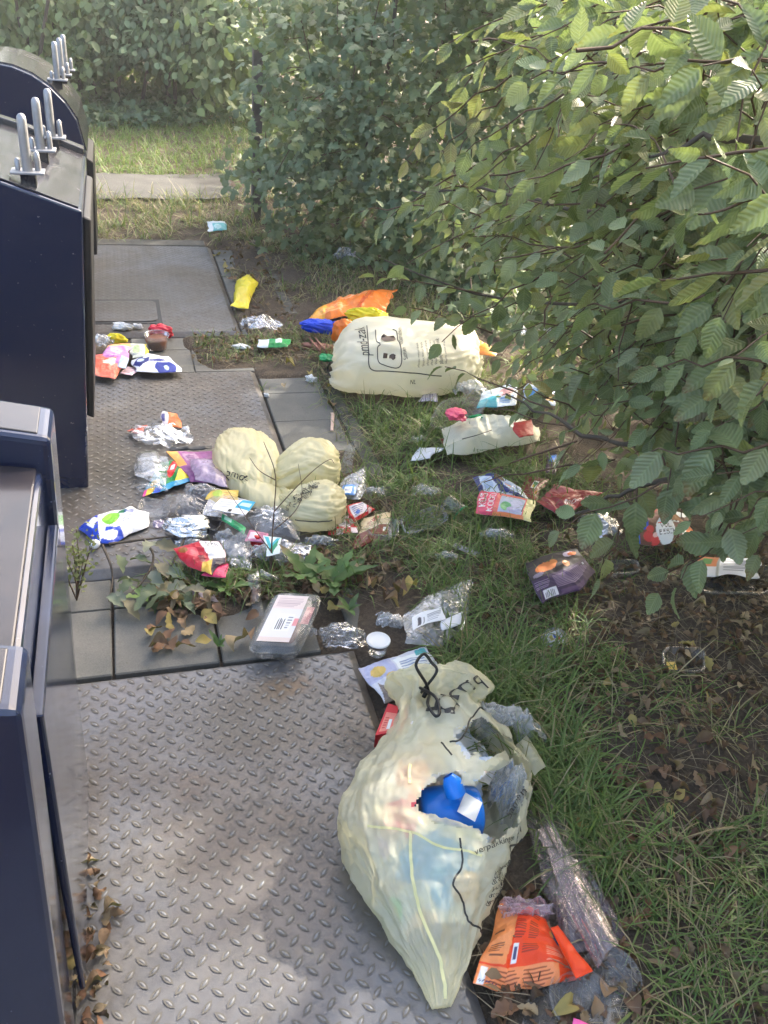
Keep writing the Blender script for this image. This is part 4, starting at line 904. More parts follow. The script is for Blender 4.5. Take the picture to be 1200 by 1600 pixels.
class Loft:
    """bag body lofted through stations (xl,yl,xr,yr,z,zb,h): left and right pixel at height z, base height, body height"""
    def __init__(s, st, n=96, m=90, amp=.02, fr=9., seed=1, pleat=None, flat=.6, axis3d=None, folds=0., fl=5.5):
        if axis3d is None:
            Q = []
            for xl, yl, xr, yr, z, zb, h in st:
                L, Rr = px(xl, yl, z), px(xr, yr, z); Q.append(np.r_[(L+Rr)/2, (Rr-L)/2, zb, h])
        else: Q = axis3d
        Q = spline(np.array(Q), m); th = np.linspace(0, 2*np.pi, n, endpoint=False)
        c = np.sign(np.cos(th))*np.abs(np.cos(th))**.85; sn = np.sin(th); sz = np.where(sn > 0, sn**.85, -np.abs(sn)**flat)
        P = np.empty((m, n, 3)); P[..., :2] = Q[:, None, :2]+c[None, :, None]*Q[:, None, 3:5]; P[..., 2] = Q[:, None, 6]+Q[:, None, 7]*(.5+.5*sz[None])
        nn = s.normals(P); d = (crump(P, fr, seed)-.58)*amp*2+(crump(P, fr*3, seed+4)-.58)*amp*.5
        w_ = np.linalg.norm(Q[:, 3:5], axis=1)[:, None]; d = d*np.clip(w_/.09, .12, 1)
        if folds:
            vv = np.linspace(0, 1, m)[:, None]; W = np.stack(np.broadcast_arrays(np.cos(th)[None]*2.6+.5*np.sin(vv*7+seed), np.sin(th)[None]*2.6+.4*np.sin(vv*11), vv*fl), -1)
            for q, (f1, a1) in enumerate(((1., 1.), (2.1, .55), (4.3, .3))):
                d = d+folds*a1*(.55-np.abs(vn(W*f1+.35*np.stack([vn(W*f1*1.3+5, seed), vn(W*f1*1.3+9, seed), 0*vv+0*th[None]], -1), seed+20+q))*1.8)*np.clip(w_/.05, .2, 1)
        if pleat is not None:
            k, pa, pv0, pw = pleat; vv = np.linspace(0, 1, m)[:, None]
            d = d+pa*np.sin(th[None]*k+3*np.sin(vv*9+seed)+2*vn(P*6, seed+2))*np.exp(-((vv-pv0)/pw)**2)
        P = P+nn*d[..., None]; P[..., 2] = np.maximum(P[..., 2], gz(P[..., 0], P[..., 1])+.003)
        s.P, s.n, s.m = P, n, m; s.N = s.normals(P); s.F = grid_faces(n, m, 0, True)
    def normals(s, P):
        du = np.roll(P, -1, 1)-np.roll(P, 1, 1); dv = np.gradient(P, axis=0); nn = nrm(np.cross(du, dv)); c = P.mean(1, keepdims=True)
        return nn*np.sign((nn*(P-c)).sum(-1).sum(1))[:, None, None]
    def mesh(s, name, mat, hole=None, close=True):
        F = s.F
        if hole is not None:
            cen = s.P.reshape(-1, 3)[F].mean(1); nz = s.N.reshape(-1, 3)[F].mean(1); u, v = toimg(cen); j = np.stack([vn(cen*40, 3)+.5*vn(cen*110, 5), vn(cen*40, 4)+.5*vn(cen*110, 6)], -1)*9
            face = ((EYE-cen)*nz).sum(1) > 0; F = F[~(face & inpoly(u+j[:, 0], v+j[:, 1], hole))]
        V = s.P.reshape(-1, 3); Fs = [F]
        if close: Fs += [np.arange(s.n)[None, ::-1], (s.n*(s.m-1)+np.arange(s.n))[None]]
        return mesh_np(name, V, Fs, mat=mat)
    def uv(s, x, y):
        u, v = toimg(s.P); face = ((EYE-s.P)*s.N).sum(-1) > 0; d = (u-x)**2+(v-y)**2+np.where(face, 0, 1e7); k = np.argmin(d); i, j = divmod(int(k), s.n); return np.array([j/s.n, i/(s.m-1)])
    def at(s, uv, eps=.0025):
        uv = np.asarray(uv, float); a = (uv[..., 0] % 1)*s.n; b = np.clip(uv[..., 1], 0, .9999)*(s.m-1); j = np.floor(a).astype(int) % s.n; i = b.astype(int); fa = (a-np.floor(a))[..., None]; fb = (b-i)[..., None]; j2 = (j+1) % s.n
        def L(G): return (G[i, j]*(1-fa)+G[i, j2]*fa)*(1-fb)+(G[i+1, j]*(1-fa)+G[i+1, j2]*fa)*fb
        return L(s.P)+nrm(L(s.N))*eps
    def line(s, pts, width, eps=.0022, n=80):
        q = np.array([s.uv(*p) for p in pts]); du = np.diff(q[:, 0]); du = (du+.5) % 1-.5; q[:, 0] = q[0, 0]+np.r_[0, np.cumsum(du)]
        C = s.at(spline(q, n), eps); t = nrm(np.gradient(C, axis=0)); view = nrm(EYE-C); sd = nrm(np.cross(t, view))*width/2
        V = np.stack([C-sd, C+sd], 1).reshape(-1, 3); return V, grid_faces(2, n)
    def text(s, string, A, B, C, eps=.003):
        T = text_mesh(string)
        if T is None: return None
        V, F = T; W, Hh = V[:, 0].max(), .72; a, b, c = s.uv(*A), s.uv(*B), s.uv(*C)
        e1 = b-a; e1[0] = (e1[0]+.5) % 1-.5; e2 = c-a; e2[0] = (e2[0]+.5) % 1-.5
        return s.at(a+V[:, 0:1]/W*e1+V[:, 1:2]/Hh*e2, eps), F
def text_mesh(string):
    cu = bpy.data.curves.new('t', 'FONT'); cu.body = string; cu.size = 1; cu.resolution_u = 3; o = bpy.data.objects.new('t', cu); COL.objects.link(o)
    dg = bpy.context.evaluated_depsgraph_get(); me = o.evaluated_get(dg).to_mesh(); bm = bmesh.new(); bm.from_mesh(me); bmesh.ops.triangulate(bm, faces=bm.faces)
    V = np.array([v.co[:] for v in bm.verts]); F = np.array([[v.index for v in f.verts] for f in bm.faces]); bm.free(); o.evaluated_get(dg).to_mesh_clear(); bpy.data.objects.remove(o); bpy.data.curves.remove(cu)
    return V, F
def pieces(name, parts, mat, parent):
    for V, F in parts: child(name, mesh_np(name, V, F, mat=mat), parent)
def cordV(pts, r, n=40, seg=6, flat=1.):
    P = spline(np.array(pts), n); return tube(P, np.full(n, r), seg)

# ================================================================== the yellow bags
# torn bag in front
hole = [(646, 1268), (652, 1240), (690, 1210), (715, 1205), (738, 1226), (790, 1185), (735, 1180), (712, 1150), (745, 1120), (800, 1150), (830, 1205), (808, 1290), (770, 1310), (752, 1303), (700, 1290)]
bA = empty('rubbish_bag', px(680, 1330, .03), 'torn pale yellow plastic bag with black drawstring, spilling packaging over the front plate', 'rubbish bag', 'pale yellow rubbish bags')
stA = [(675, 1578, 703, 1573, .035, .035, .010), (650, 1515, 732, 1505, .045, .033, .045), (606, 1450, 752, 1432, .07, .033, .10), (560, 1375, 788, 1358, .08, .033, .15), (536, 1308, 815, 1290, .09, .033, .185), (556, 1240, 820, 1225, .09, .033, .175), (598, 1172, 788, 1160, .09, .035, .145), (622, 1120, 745, 1115, .10, .05, .11), (626, 1086, 756, 1088, .13, .06, .12), (604, 1062, 764, 1072, .15, .07, .13), (608, 1048, 750, 1050, .17, .08, .12), (622, 1042, 728, 1040, .17, .09, .09)]
LA = Loft(stA, 260, 240, .020, 7., 5, pleat=(11, .010, .66, .14), folds=.005)
child('film', LA.mesh('film', 'bag_film', hole), bA)
pieces('seam', [LA.line([(640, 1195), (640, 1225)], .006), LA.line([(642, 1300), (643, 1350), (652, 1405), (680, 1480), (694, 1560)], .0065), LA.line([(575, 1290), (640, 1300), (690, 1325), (752, 1335)], .005)], 'bag_seam', bA)
pieces('print_line', [LA.line([(718, 1310), (720, 1352), (709, 1385), (722, 1408), (735, 1440), (757, 1457)], .0042), LA.line([(757, 1107), (738, 1122), (722, 1150), (700, 1160)], .0042), LA.line([(688, 1160), (704, 1180)], .004)], 'bag_print', bA)
tx = [LA.text('pmd', (758, 1066), (712, 1116), (735, 1050)), LA.text('NL', (800, 1345), (828, 1322), (792, 1325)), LA.text('verpakkingen', (742, 1338), (800, 1312), (738, 1328)), LA.text('Samen', (795, 1282), (822, 1238), (786, 1272))]
for k in range(5): tx.append(LA.text('drankpakken', (772-k*3, 1372+k*11), (818-k*3, 1352+k*11), (770-k*3, 1365+k*11)))
pieces('lettering', tx, 'bag_print', bA)
kn = pdp(664, 1088, 1.0); ka = LA.at(LA.uv(664, 1088), .02)
def nearA(x, y, e=.012): return LA.at(LA.uv(x, y), e)
child('drawstring', mesh_np('drawstring', *joinVF([cordV([nearA(662, 1090, .02), nearA(655, 1070, .03), px(650, 1040, .24), px(662, 1022, .25), px(674, 1035, .23), px(682, 1050, .21), nearA(668, 1088, .022)], .0042), cordV([nearA(664, 1086, .02), nearA(672, 1082, .03), nearA(686, 1098, .02), nearA(690, 1118, .015), nearA(681, 1128, .018), nearA(672, 1112, .02), nearA(662, 1090, .02)], .0042), cordV([nearA(656, 1092, .012), nearA(664, 1086, .024), nearA(672, 1086, .012)], .006)]), mat='black_cord'), bA)
for bot, top, zz in (([(575, 1278), (650, 1290), (752, 1312)], [(585, 1258), (655, 1270), (748, 1296)], .19), ([(648, 1225), (690, 1205), (718, 1200)], [(655, 1212), (692, 1192), (716, 1186)], .19), ([(742, 1232), (796, 1190)], [(728, 1215), (784, 1172)], .18), ([(800, 1160), (836, 1215)], [(818, 1148), (850, 1200)], .11)):
    pack('torn_edge', None, None, bot, top, z=zz-.03, th=.012, amp=.012, fr=16, mat='bag_film', n=60, m=16, single=True, parent=bA)
# what the bag holds
n_, m_ = LA.n, LA.m; cen = LA.P.mean(1, keepdims=True); PI_ = cen+(LA.P-cen)*np.linspace(.60, .82, LA.m)[:, None, None]; PI_ = PI_+LA.N*((crump(PI_, 16, 61)-.6)*.022)[..., None]; PI_ = PI_[int(m_*.16):int(m_*.62)]
FI = grid_faces(n_, len(PI_), 0, True); ci = PI_.reshape(-1, 3)[FI].mean(1); u_, v_ = toimg(ci); FI = FI[~(inpoly(u_, v_, hole) & (ci[:, 2] > .07))]
PF = PI_.reshape(-1, 3); cI = np.empty((len(PF), 3)); cI[:] = lin((.90, .90, .90)); nk = vn(PF*22, 63)
cI[nk > .25] = lin((.80, .84, .90)); cI[nk < -.35] = lin((.86, .80, .76))
for (x, y, r, c_) in ((690, 1350, .075, (.35, .66, .92)), (622, 1262, .05, (.95, .42, .50)), (596, 1430, .028, (.35, .80, .45)), (590, 1325, .035, (.82, .74, .90)), (640, 1195, .045, (.92, .62, .50)), (740, 1390, .035, (.90, .78, .66)), (655, 1450, .03, (.92, .84, .80))):
    o3 = LA.at(LA.uv(x, y), -.02); k3 = np.linalg.norm(PF-o3, axis=1)+.5*r*vn(PF*30, 65) < r; cI[k3] = lin(c_)
child('film_pile', mesh_np('film_pile', PF, FI, col=cI, mat='print_film'), empty('packed_wrappers', px(670, 1350, .04), 'jumble of pale and coloured wrappers packed inside the torn front bag', 'wrappers'))
bt = empty('blue_bottle', px(708, 1258, .06), 'bright blue plastic bottle with white label inside the torn yellow bag', 'bottle')
Pq = px(655, 1276, .10), px(752, 1264, .12)
ax_ = np.array([Pq[1]-Pq[0]]).reshape(3); cB = (Pq[0]+Pq[1])/2; latB = nrm(np.cross(ax_, [0, 0, 1.]))
Q = []
for t, wd, hh in ((-.52, .022, .05), (-.5, .05, .085), (-.3, .058, .095), (0, .06, .10), (.3, .058, .095), (.47, .05, .085), (.5, .03, .05)): Q.append(np.r_[cB+ax_*t, latB*wd, .085-hh*.2, hh])
LB = Loft(None, 48, 40, .002, 10, 77, axis3d=Q); child('body', LB.mesh('body', 'blue_plastic'), bt)
sp_ = [px(712, 1240, .19), px(706, 1222, .215), px(700, 1212, .225)]; child('spout', mesh_np('spout', *tube(np.array(sp_), [.024, .022, .012], 12), mat='blue_plastic'), bt)
lb_ = np.array([px(714, 1268, .1685), px(742, 1284, .1685), px(754, 1254, .1685), px(727, 1238, .1685)])
child('label', mesh_np('label', lb_, np.array([[0, 1, 2, 3]]), mat='white_plastic'), bt)
wad('clear_film_wad', 'clear crumpled film bulging out of the tear in the front bag', 'film', 790, 1250, 34, 62, .17, 'milky_film', z=.01, rough=.36, fr=16)
wad('clear_bottle', 'crushed clear plastic bottle sticking out right of the front bag', 'bottle', 775, 1142, 62, 30, .15, 'milky_film', z=.02, rough=.36, fr=20, rot=-.25)
# bag in the middle: three lobes of one bag
bB = empty('rubbish_bag', px(440, 770, .03), 'slack pale yellow bag in two puffed lobes in the middle of the litter pile', 'rubbish bag', 'pale yellow rubbish bags')
LB1 = Loft([(352, 667, 372, 664, .12, .05, .06), (336, 690, 412, 680, .11, .032, 0.117), (335, 722, 432, 706, .10, .032, 0.133), (348, 742, 436, 730, .09, .032, 0.109), (372, 760, 432, 750, .08, .032, .09), (392, 780, 430, 768, .06, .032, .05)], 110, 100, .005, 5, 21, pleat=(9, .0045, .95, .5), folds=.007, fl=2.2)
LB2 = Loft([(424, 752, 428, 738, .06, .03, .06), (442, 754, 446, 718, .09, .03, 0.117), (478, 750, 474, 702, .10, .03, 0.148), (512, 744, 506, 697, .11, .03, 0.140), (530, 734, 524, 704, .10, .03, 0.094), (529, 722, 528, 712, .10, .05, .05)], 110, 100, .005, 5, 22, pleat=(9, .0045, .05, .5), folds=.007, fl=2.2)
LB3 = Loft([(432, 786, 440, 768, .05, .03, .05), (446, 806, 456, 780, .06, .03, 0.086), (472, 824, 482, 772, .07, .03, 0.117), (510, 826, 514, 770, .07, .03, 0.125), (534, 808, 536, 778, .07, .03, 0.086), (541, 796, 541, 786, .06, .04, .04)], 110, 100, .005, 5, 23, pleat=(8, .004, .05, .5), folds=.007, fl=2.2)
child('film', mesh_np('film', *joinVF([(L.P.reshape(-1, 3), L.F) for L in (LB1, LB2, LB3)]), mat='bag_slack'), bB)
pack('loose_film', None, None, [(342, 748), (392, 796), (452, 806)], [(338, 712), (388, 748), (440, 765)], z=.03, th=.04, amp=.008, fr=8, mat='bag_slack', n=90, m=50, parent=bB, lfold=.014)
tb = [LB1.text('pmd-zak', (352, 742), (402, 772), (358, 732)), LB3.text('NL', (482, 770), (497, 762), (480, 758))]
for k in range(4): tb.append(LB3.text('verpakking', (452+k*9, 800-k*6), (470+k*9, 772-k*6), (446+k*9, 797-k*6)))
pieces('lettering', tb, 'bag_print', bB)
pieces('print_line', [LB3.line([(462, 812), (490, 814), (518, 812)], .004), LB1.line([(345, 735), (362, 752), (385, 770), (400, 782)], .004)], 'bag_print', bB)
# full tied bag on the verge
bC = empty('rubbish_bag', px(610, 600, .03), 'full pale yellow bag lying tied on the verge, printed with bin symbols', 'rubbish bag', 'pale yellow rubbish bags')
LC = Loft([(523, 572, 527, 562, .12, .09, .05), (521, 586, 530, 540, .12, .045, .16), (540, 594, 552, 532, .13, .03, .26), (590, 600, 600, 532, .14, .03, .29), (640, 602, 645, 534, .14, .03, .285), (690, 598, 692, 536, .14, .03, .27), (732, 588, 730, 540, .13, .03, .24), (752, 576, 750, 556, .12, .06, .12)], 120, 110, .009, 6, 31, pleat=(16, .010, .05, .22), folds=.006, fl=1.6)
child('film', LC.mesh('film', 'bag_dense'), bC)
tc = [LC.text('pmd-zak', (577, 556), (569, 512), (562, 556)), LC.text('Samen', (639, 562), (632, 542), (631, 564)), LC.text('inzamelen', (630, 538), (626, 512), (622, 540)), LC.text('NL', (640, 602), (650, 601), (640, 594))]
for k in range(7): tc.append(LC.text('plastic metaal drank', (655+k*7, 573-k), (652+k*7, 535-k), (651+k*7, 574-k)))
pieces('lettering', tc, 'bag_print', bC)
pieces('print_line', [LC.line([(572, 508), (576, 545), (576, 568), (582, 577), (600, 581), (640, 583), (690, 586)], .005), LC.line([(588, 516), (588, 532), (595, 538), (591, 545), (592, 566), (600, 572), (620, 574), (628, 568), (626, 545), (622, 530), (620, 520), (612, 516)], .0045)], 'bag_print', bC)
ic = []
for cx, cy, w_, h_ in ((606, 529, 22, 10), (602, 557, 9, 8), (614, 558, 11, 8)):
    a = np.linspace(0, 2*np.pi, 16, endpoint=False); e = .6; X = np.sign(np.cos(a))*np.abs(np.cos(a))**e; Y = np.sign(np.sin(a))*np.abs(np.sin(a))**e
    for s_ in (0, 1): pass
    q = np.array([LC.uv(cx, cy)]); ctr = LC.at(q, .003); ring = LC.at(np.array([LC.uv(cx+w_/2*xx, cy+h_/2*yy) for xx, yy in zip(X, Y)]), .003); ic.append((np.vstack([ctr, ring]), np.array([[0, 1+i, 1+(i+1) % 16] for i in range(16)])))
pieces('bin_symbol', ic, 'bag_symbol', bC)
tie = [LC.at(np.array([.5*0+t, .085]), .008) for t in np.linspace(.02, .98, 14)]
child('drawstring', mesh_np('drawstring', *joinVF([cordV(tie, .005), cordV([LC.at(LC.uv(524, 575), .01), px(517, 566, .10), px(512, 578, .05), px(520, 592, .045), px(532, 604, .05)], .005), cordV([LC.at(LC.uv(524, 570), .01), px(521, 588, .08), px(530, 598, .05), px(545, 606, .04)], .005)]), mat='black_cord'), bC)
# ================================================================== litter: the pieces
W_, K_ = (.93, .94, .95), (.06, .06, .07)
G_PILE = 'packaging scattered on the middle plate'; G_VERGE = 'packaging scattered in the grass'; G_FAR = 'packaging dropped beside the middle container'
# --- front right corner
a = Art(96, 80, (.95, .28, .08)); a.poly([(0, .25), (.22, .25), (.28, .8), (.18, 1), (0, 1)], (.97, .60, .36)); a.rect(.0, .0, .78, .22, (.97, .58, .36)); a.bars(.13, .02, .42, .19, (.55, .24, .12), 9); a.bars(.45, .02, .72, .19, (.58, .26, .12), 9)
a.rect(.03, .01, .09, .2, W_); a.bars(.30, .52, .42, .88, (.55, .15, .06), 12, fill=.4); a.bars(.46, .52, .58, .88, (.55, .15, .06), 12, fill=.4); a.bars(.40, .28, .58, .46, (.6, .18, .08), 7, fill=.4); a.rect(.31, .26, .36, .46, W_); a.rect(.325, .3, .35, .42, (.3, .3, .45))
a.ell(.86, .74, .09, .17, (.12, .20, .45)); a.ell(.78, .76, .035, .08, (.93, .65, .3)); a.bars(.66, .25, .86, .48, (.98, .62, .5), 8, fill=.4); a.bars(.04, .4, .18, .5, (.5, .3, .2), 4); a.rect(.04, .62, .14, .64, (.5, .3, .2)); a.rect(.06, .34, .18, .36, (.5, .3, .2)); a.txt('VIVES' if False else 'VEN', .035, .03, .05, .03, (.2, .2, .4))
ob = pack('crisp_bag', 'empty bright orange foil snack bag lying beside the front bag', 'snack bag', [(738, 1543), (785, 1554), (850, 1540), (908, 1528)], [(779, 1409), (815, 1414), (842, 1430), (868, 1470)], a, z=.012, th=.045, amp=.012, fr=9, seed=5)
pack('torn_strip', None, None, [(898, 1532), (924, 1520)], [(862, 1452), (872, 1446)], Art(14, 40, (.96, .27, .06)), z=.05, th=.01, amp=.006, parent=ob)
wad('pink_film_wad', 'pinkish clear crumpled film wad tucked behind the orange snack bag', 'film', 818, 1422, 42, 30, .07, 'pink_film', rough=.4, fr=18, n=84, m=50)
pack('clear_sleeve', 'long clear pink-tinted plastic sleeve lying along the kerb', 'plastic sleeve', [(880, 1498), (992, 1474)], [(818, 1272), (866, 1258)], z=.014, th=.03, amp=.006, fr=7, mat='sleeve_film', n=90, m=90, lfold=.014)
pack('clear_sleeve', 'narrow clear plastic strip on top of the long pink sleeve', 'plastic sleeve', [(925, 1505), (968, 1478)], [(832, 1300), (862, 1290)], z=.05, th=.015, amp=.004, fr=8, mat='sleeve_film', n=60, m=70, lfold=.010)
for q, (cx, cy, lb) in enumerate(((905, 1562, 'round ribbed clear plastic lid at the bottom edge under the orange snack bag'), (955, 1530, 'round ribbed clear plastic lid against the kerb at the bottom right'))):
    c = on(cx, cy, .012); A = np.array([.062, 0, .004]); B = np.array([0, .062, .010]); pr = []
    for k in range(26): r = 1-k/26.; pr.append((max(r, .01), .006+.004*math.sin(k*1.55)-.004*(k > 2)))
    me = vessel_mesh('ringed_lid', c, A, B, (0, -.12, 1), pr, 'clear_tray', n=48); litter_obj('ribbed_disc', me, lb, 'lid', 'round clear lids')
pack('clear_sheet', 'flat clear plastic sheet under the round lids at the bottom edge', 'plastic sheet', [(800, 1640), (990, 1620)], [(850, 1500), (965, 1490)], z=.003, th=.006, amp=.003, fr=8, mat='clear_film', n=60, m=50, single=True)
pack('pink_paper', 'bright pink paper corner at the very bottom of the picture', 'paper', [(885, 1630), (945, 1630)], [(893, 1588), (932, 1600)], z=.03, th=.002, amp=.002, mat='magenta_paper', n=12, m=12)
# --- round the neck of the front bag
a = Art(60, 50, (.86, .22, .26)); a.rect(.08, .1, .92, .72, (.93, .55, .50)); a.rect(.55, .55, .8, .95, K_); a.rect(.6, .6, .66, .8, W_); a.rect(.72, .65, .76, .85, W_); a.rect(.3, .15, .42, .5, W_); a.bars(.12, .2, .28, .6, (.8, .3, .3), 5)
bx = empty('red_carton', on(606, 1150), 'small red cardboard box wedged against the left of the front bag', 'box')
P4 = [px(584, 1168, .04), px(632, 1160, .04), px(634, 1128, .045), px(604, 1118, .045)]; up_ = np.array([0, 0, .045])
def slab(P4, up_):
    P4 = np.array(P4); return np.vstack([P4, P4+up_]), np.array([[0, 1, 5, 4], [1, 2, 6, 5], [2, 3, 7, 6], [3, 0, 4, 7], [3, 2, 1, 0]])
V, F = slab(P4, up_); child('carton', mesh_np('carton', V, F, mat='red_plastic', smooth=False), bx)
G4 = np.array(P4)+up_+np.array([0, 0, .001]); vv = np.linspace(0, 1, a.m)[:, None, None]; uu = np.linspace(0, 1, a.n)[None, :, None]
child('printed_face', mesh_np('printed_face', ((G4[0]*(1-uu)+G4[1]*uu)*(1-vv)+(G4[3]*(1-uu)+G4[2]*uu)*vv).reshape(-1, 3), grid_faces(a.n, a.m), col=a.a.reshape(-1, 3), mat='print_card'), bx)
a = Art(80, 64, (.80, .82, .88)); a.rect(.0, .55, .42, 1, (.70, .72, .85)); a.ell(.2, .75, .1, .14, (.82, .70, .35)); a.ell(.32, .5, .08, .1, (.85, .74, .45)); a.rect(.45, .3, .95, .9, (.90, .93, .95)); a.bars(.5, .35, .9, .8, (.55, .62, .75), 8); a.rect(.75, .82, .97, .98, (.25, .65, .70)); a.poly([(0, 0), (.3, 0), (.1, .5)], (.45, .42, .40)); a.bars(.1, .1, .4, .4, (.55, .5, .45), 6)
pack('food_packet', 'silvery white printed food packet behind the neck of the front bag', 'packet', [(600, 1100), (690, 1075)], [(556, 1045), (672, 1012)], a, z=.02, th=.02, amp=.010, fr=14, seed=9)
def cap(name, parent, x, y, z, r, h, mat): 
    c = px(x, y, z); me = vessel_mesh(name, c, np.array([r, 0, 0]), np.array([0, r, 0]), (0, 0, 1), [(1, 0), (1, h), (.85, h*1.1), (.01, h*1.1)], mat, n=24); return child(name, me, parent) if parent else me
# ribbed biscuit tray
q4 = [(715, 1086), (800, 1078), (803, 1030), (712, 1008)]; c, A, B, Nn = quad_axes(q4, .03)
bt2 = empty('biscuit_tray', on(755, 1050), 'clear ribbed biscuit tray lying in grass behind the front bag', 'tray')
child('shell', vessel_mesh('shell', c, A, B, Nn, [(1.02, .0), (1, .002), (.95, .003), (.92, -.022, 1), (.88, -.026), (.4, -.025), (.01, -.025)], 'clear_tray', 6, 96, 22, .012), bt2)
for k in range(3):
    t = -.55+.5*k; cc = c+A*t-Nn*.012; child('compartment', vessel_mesh('compartment', cc, A*.22, B*.84, Nn, [(1, .006), (.97, .012), (.9, -.010, 1), (.5, -.008), (.01, -.008)], 'smoke_tray', 5, 60, 18, .02), bt2)
# clear bag with labels
a = Art(40, 24, (.92, .93, .95)); a.bars(.08, .15, .35, .8, (.3, .3, .35), 9, True); a.bars(.45, .2, .95, .8, (.6, .62, .66), 5)
cb = pack('clear_bag', 'flat empty clear plastic bag with white barcode label, left of the purple carton', 'plastic bag', [(628, 1005), (690, 1012), (722, 985)], [(630, 958), (672, 930), (742, 906)], z=.02, th=.03, amp=.012, fr=12, mat='milky_film', n=80, m=64)
sticker('barcode_label', cb, [(649, 984), (692, 964)], [(648, 965), (690, 946)], a, .065)
sticker('label', cb, [(690, 985), (722, 975)], [(694, 968), (724, 957)], Art(12, 10, (.90, .91, .94)), .062)
wad('clear_film_wad', 'small twist of clear film left of the clear bag with barcode', 'film', 608, 968, 24, 17, .04, 'milky_film')
# small cup with white foil lid
cu = empty('yoghurt_cup', on(590, 1018), 'small clear cup with white foil lid at the corner of the front plate', 'cup')
c = on(589, 1020, .01); A = np.array([.034, 0, 0]); B = np.array([0, .034, 0]); Nn = (0, 0, 1)
child('cup', vessel_mesh('cup', c, A, B, Nn, [(.01, 0), (.72, 0), (.78, .004), (.82, .02, 1), (.93, .046, 1), (1, .048), (1.04, .049)], 'clear_tray', 2, 60, 20, .01), cu)
child('foil_lid', vessel_mesh('foil_lid', c, A, B, Nn, [(1.05, .048), (1.04, .051), (.98, .052), (.9, .050), (.5, .0505), (.01, .0505)], 'white_plastic', n=40), cu)
wad('clear_cup', 'crushed clear plastic cup between the lidded tray and the foil-topped cup', 'cup', 532, 992, 38, 27, .06, 'clear_film', rough=.30, fr=16)
# lidded meat tray
mt = empty('meat_tray', on(440, 985), 'clear ribbed tray with printed lid label lying on the plate edge', 'tray')
q4 = [(386, 1018, .03), (466, 1022, .03), (506, 932, .06), (428, 928, .06)]; c, A, B, Nn = quad_axes(q4, .02)
child('lid', vessel_mesh('lid', c, A, B, Nn, [(1.03, 0), (1.03, .003), (.97, .004), (.94, .014, 1), (.90, .017), (.5, .0175), (.01, .0175)], 'clear_tray', 6, 120, 40, .008), mt)
child('base', vessel_mesh('base', c, A, B, Nn, [(1.03, -.002), (.98, -.003), (.93, -.02, 1), (.86, -.045, 1), (.82, -.047), (.01, -.047)], 'clear_tray', 6, 120, 40, .012), mt)
child('absorbent_pad', vessel_mesh('absorbent_pad', c-Nn*.04, A*.5, B*.35, Nn, [(1, 0), (1, .006), (.6, .008), (.01, .008)], 'terracotta', 5, 40, rough=.003), mt)
a = Art(60, 70, (.90, .89, .91)); a.rect(0, .7, 1, 1, (.91, .85, .84)); a.bars(.1, .74, .9, .95, (.76, .68, .70), 6); a.rect(.32, .22, .82, .58, W_); a.bars(.34, .25, .62, .5, (.25, .25, .3), 12, True); a.bars(.66, .28, .8, .55, (.55, .55, .6), 5); a.rect(0, 0, 1, .10, (.88, .82, .80)); a.rect(.86, .34, 1, .5, (.9, .6, .62))
Lc = c+Nn*.0195-A*.12; GG = ((np.linspace(-1, 1, a.n)[None, :, None]*A*.62)+(np.linspace(-1, 1, a.m)[:, None, None]*B*.80))+Lc
child('label', mesh_np('label', GG.reshape(-1, 3), grid_faces(a.n, a.m), col=a.a.reshape(-1, 3), mat='print_card'), mt)
child('pink_band', mesh_np('pink_band', (((np.linspace(-1, 1, 12)[None, :, None]*A*.16)+(np.linspace(-1, 1, 20)[:, None, None]*B*.30))+c+A*.74+B*.2+Nn*.010).reshape(-1, 3), grid_faces(12, 20), mat='meat_pink'), mt)
pack('clear_strip', 'crinkled clear film strip standing behind the lidded meat tray', 'film', [(390, 965), (412, 965)], [(390, 898, .06), (404, 893, .06)], z=.02, th=.012, amp=.012, fr=26, mat='clear_film', n=30, m=50, single=True)
# --- pile on the middle plate
wad('snack_wrapper', 'crumpled clear wrapper with orange print nearest the middle container, on the plate', 'wrapper', 252, 676, 44, 24, .055, 'milky_film', rough=.42, fr=20)
a = Art(40, 24, (.90, .48, .25)); a.rect(.0, .0, .36, 1, (.88, .86, .90)); a.rect(.05, .2, .2, .8, (.35, .35, .6)); a.poly([(.4, 1), (.5, .5), (.9, 1)], (.96, .62, .4))
pack('orange_packet', 'small orange and white packet behind the crumpled clear wrapper', 'packet', [(250, 664), (286, 668)], [(254, 642), (280, 646)], a, z=.03, th=.008, amp=.004)
pack('red_wrapper_corner', 'red and white pointed wrapper end left of the crumpled clear wrapper', 'wrapper', [(198, 672), (222, 682)], [(206, 668), (230, 664)], Art(20, 12, (.82, .42, .35)), z=.02, th=.01, amp=.006)
td = empty('clear_tub', on(232, 735), 'small clear round-cornered tub upside down on the middle plate', 'tub'); c, A, B, Nn = quad_axes([(214, 748), (254, 742), (250, 716), (208, 722)], .004)
child('shell', vessel_mesh('shell', c, A, B, Nn, [(1.08, 0), (1.08, .003), (1., .004), (.86, .045, 1), (.8, .048), (.4, .048), (.01, .048)], 'clear_tray', 4, 80, 24, .012), td)
child('residue', vessel_mesh('residue', c, A*.6, B*.6, Nn, [(1, .004), (.8, .014), (.01, .016)], 'white_plastic', 2.5, 30, rough=.004), td)
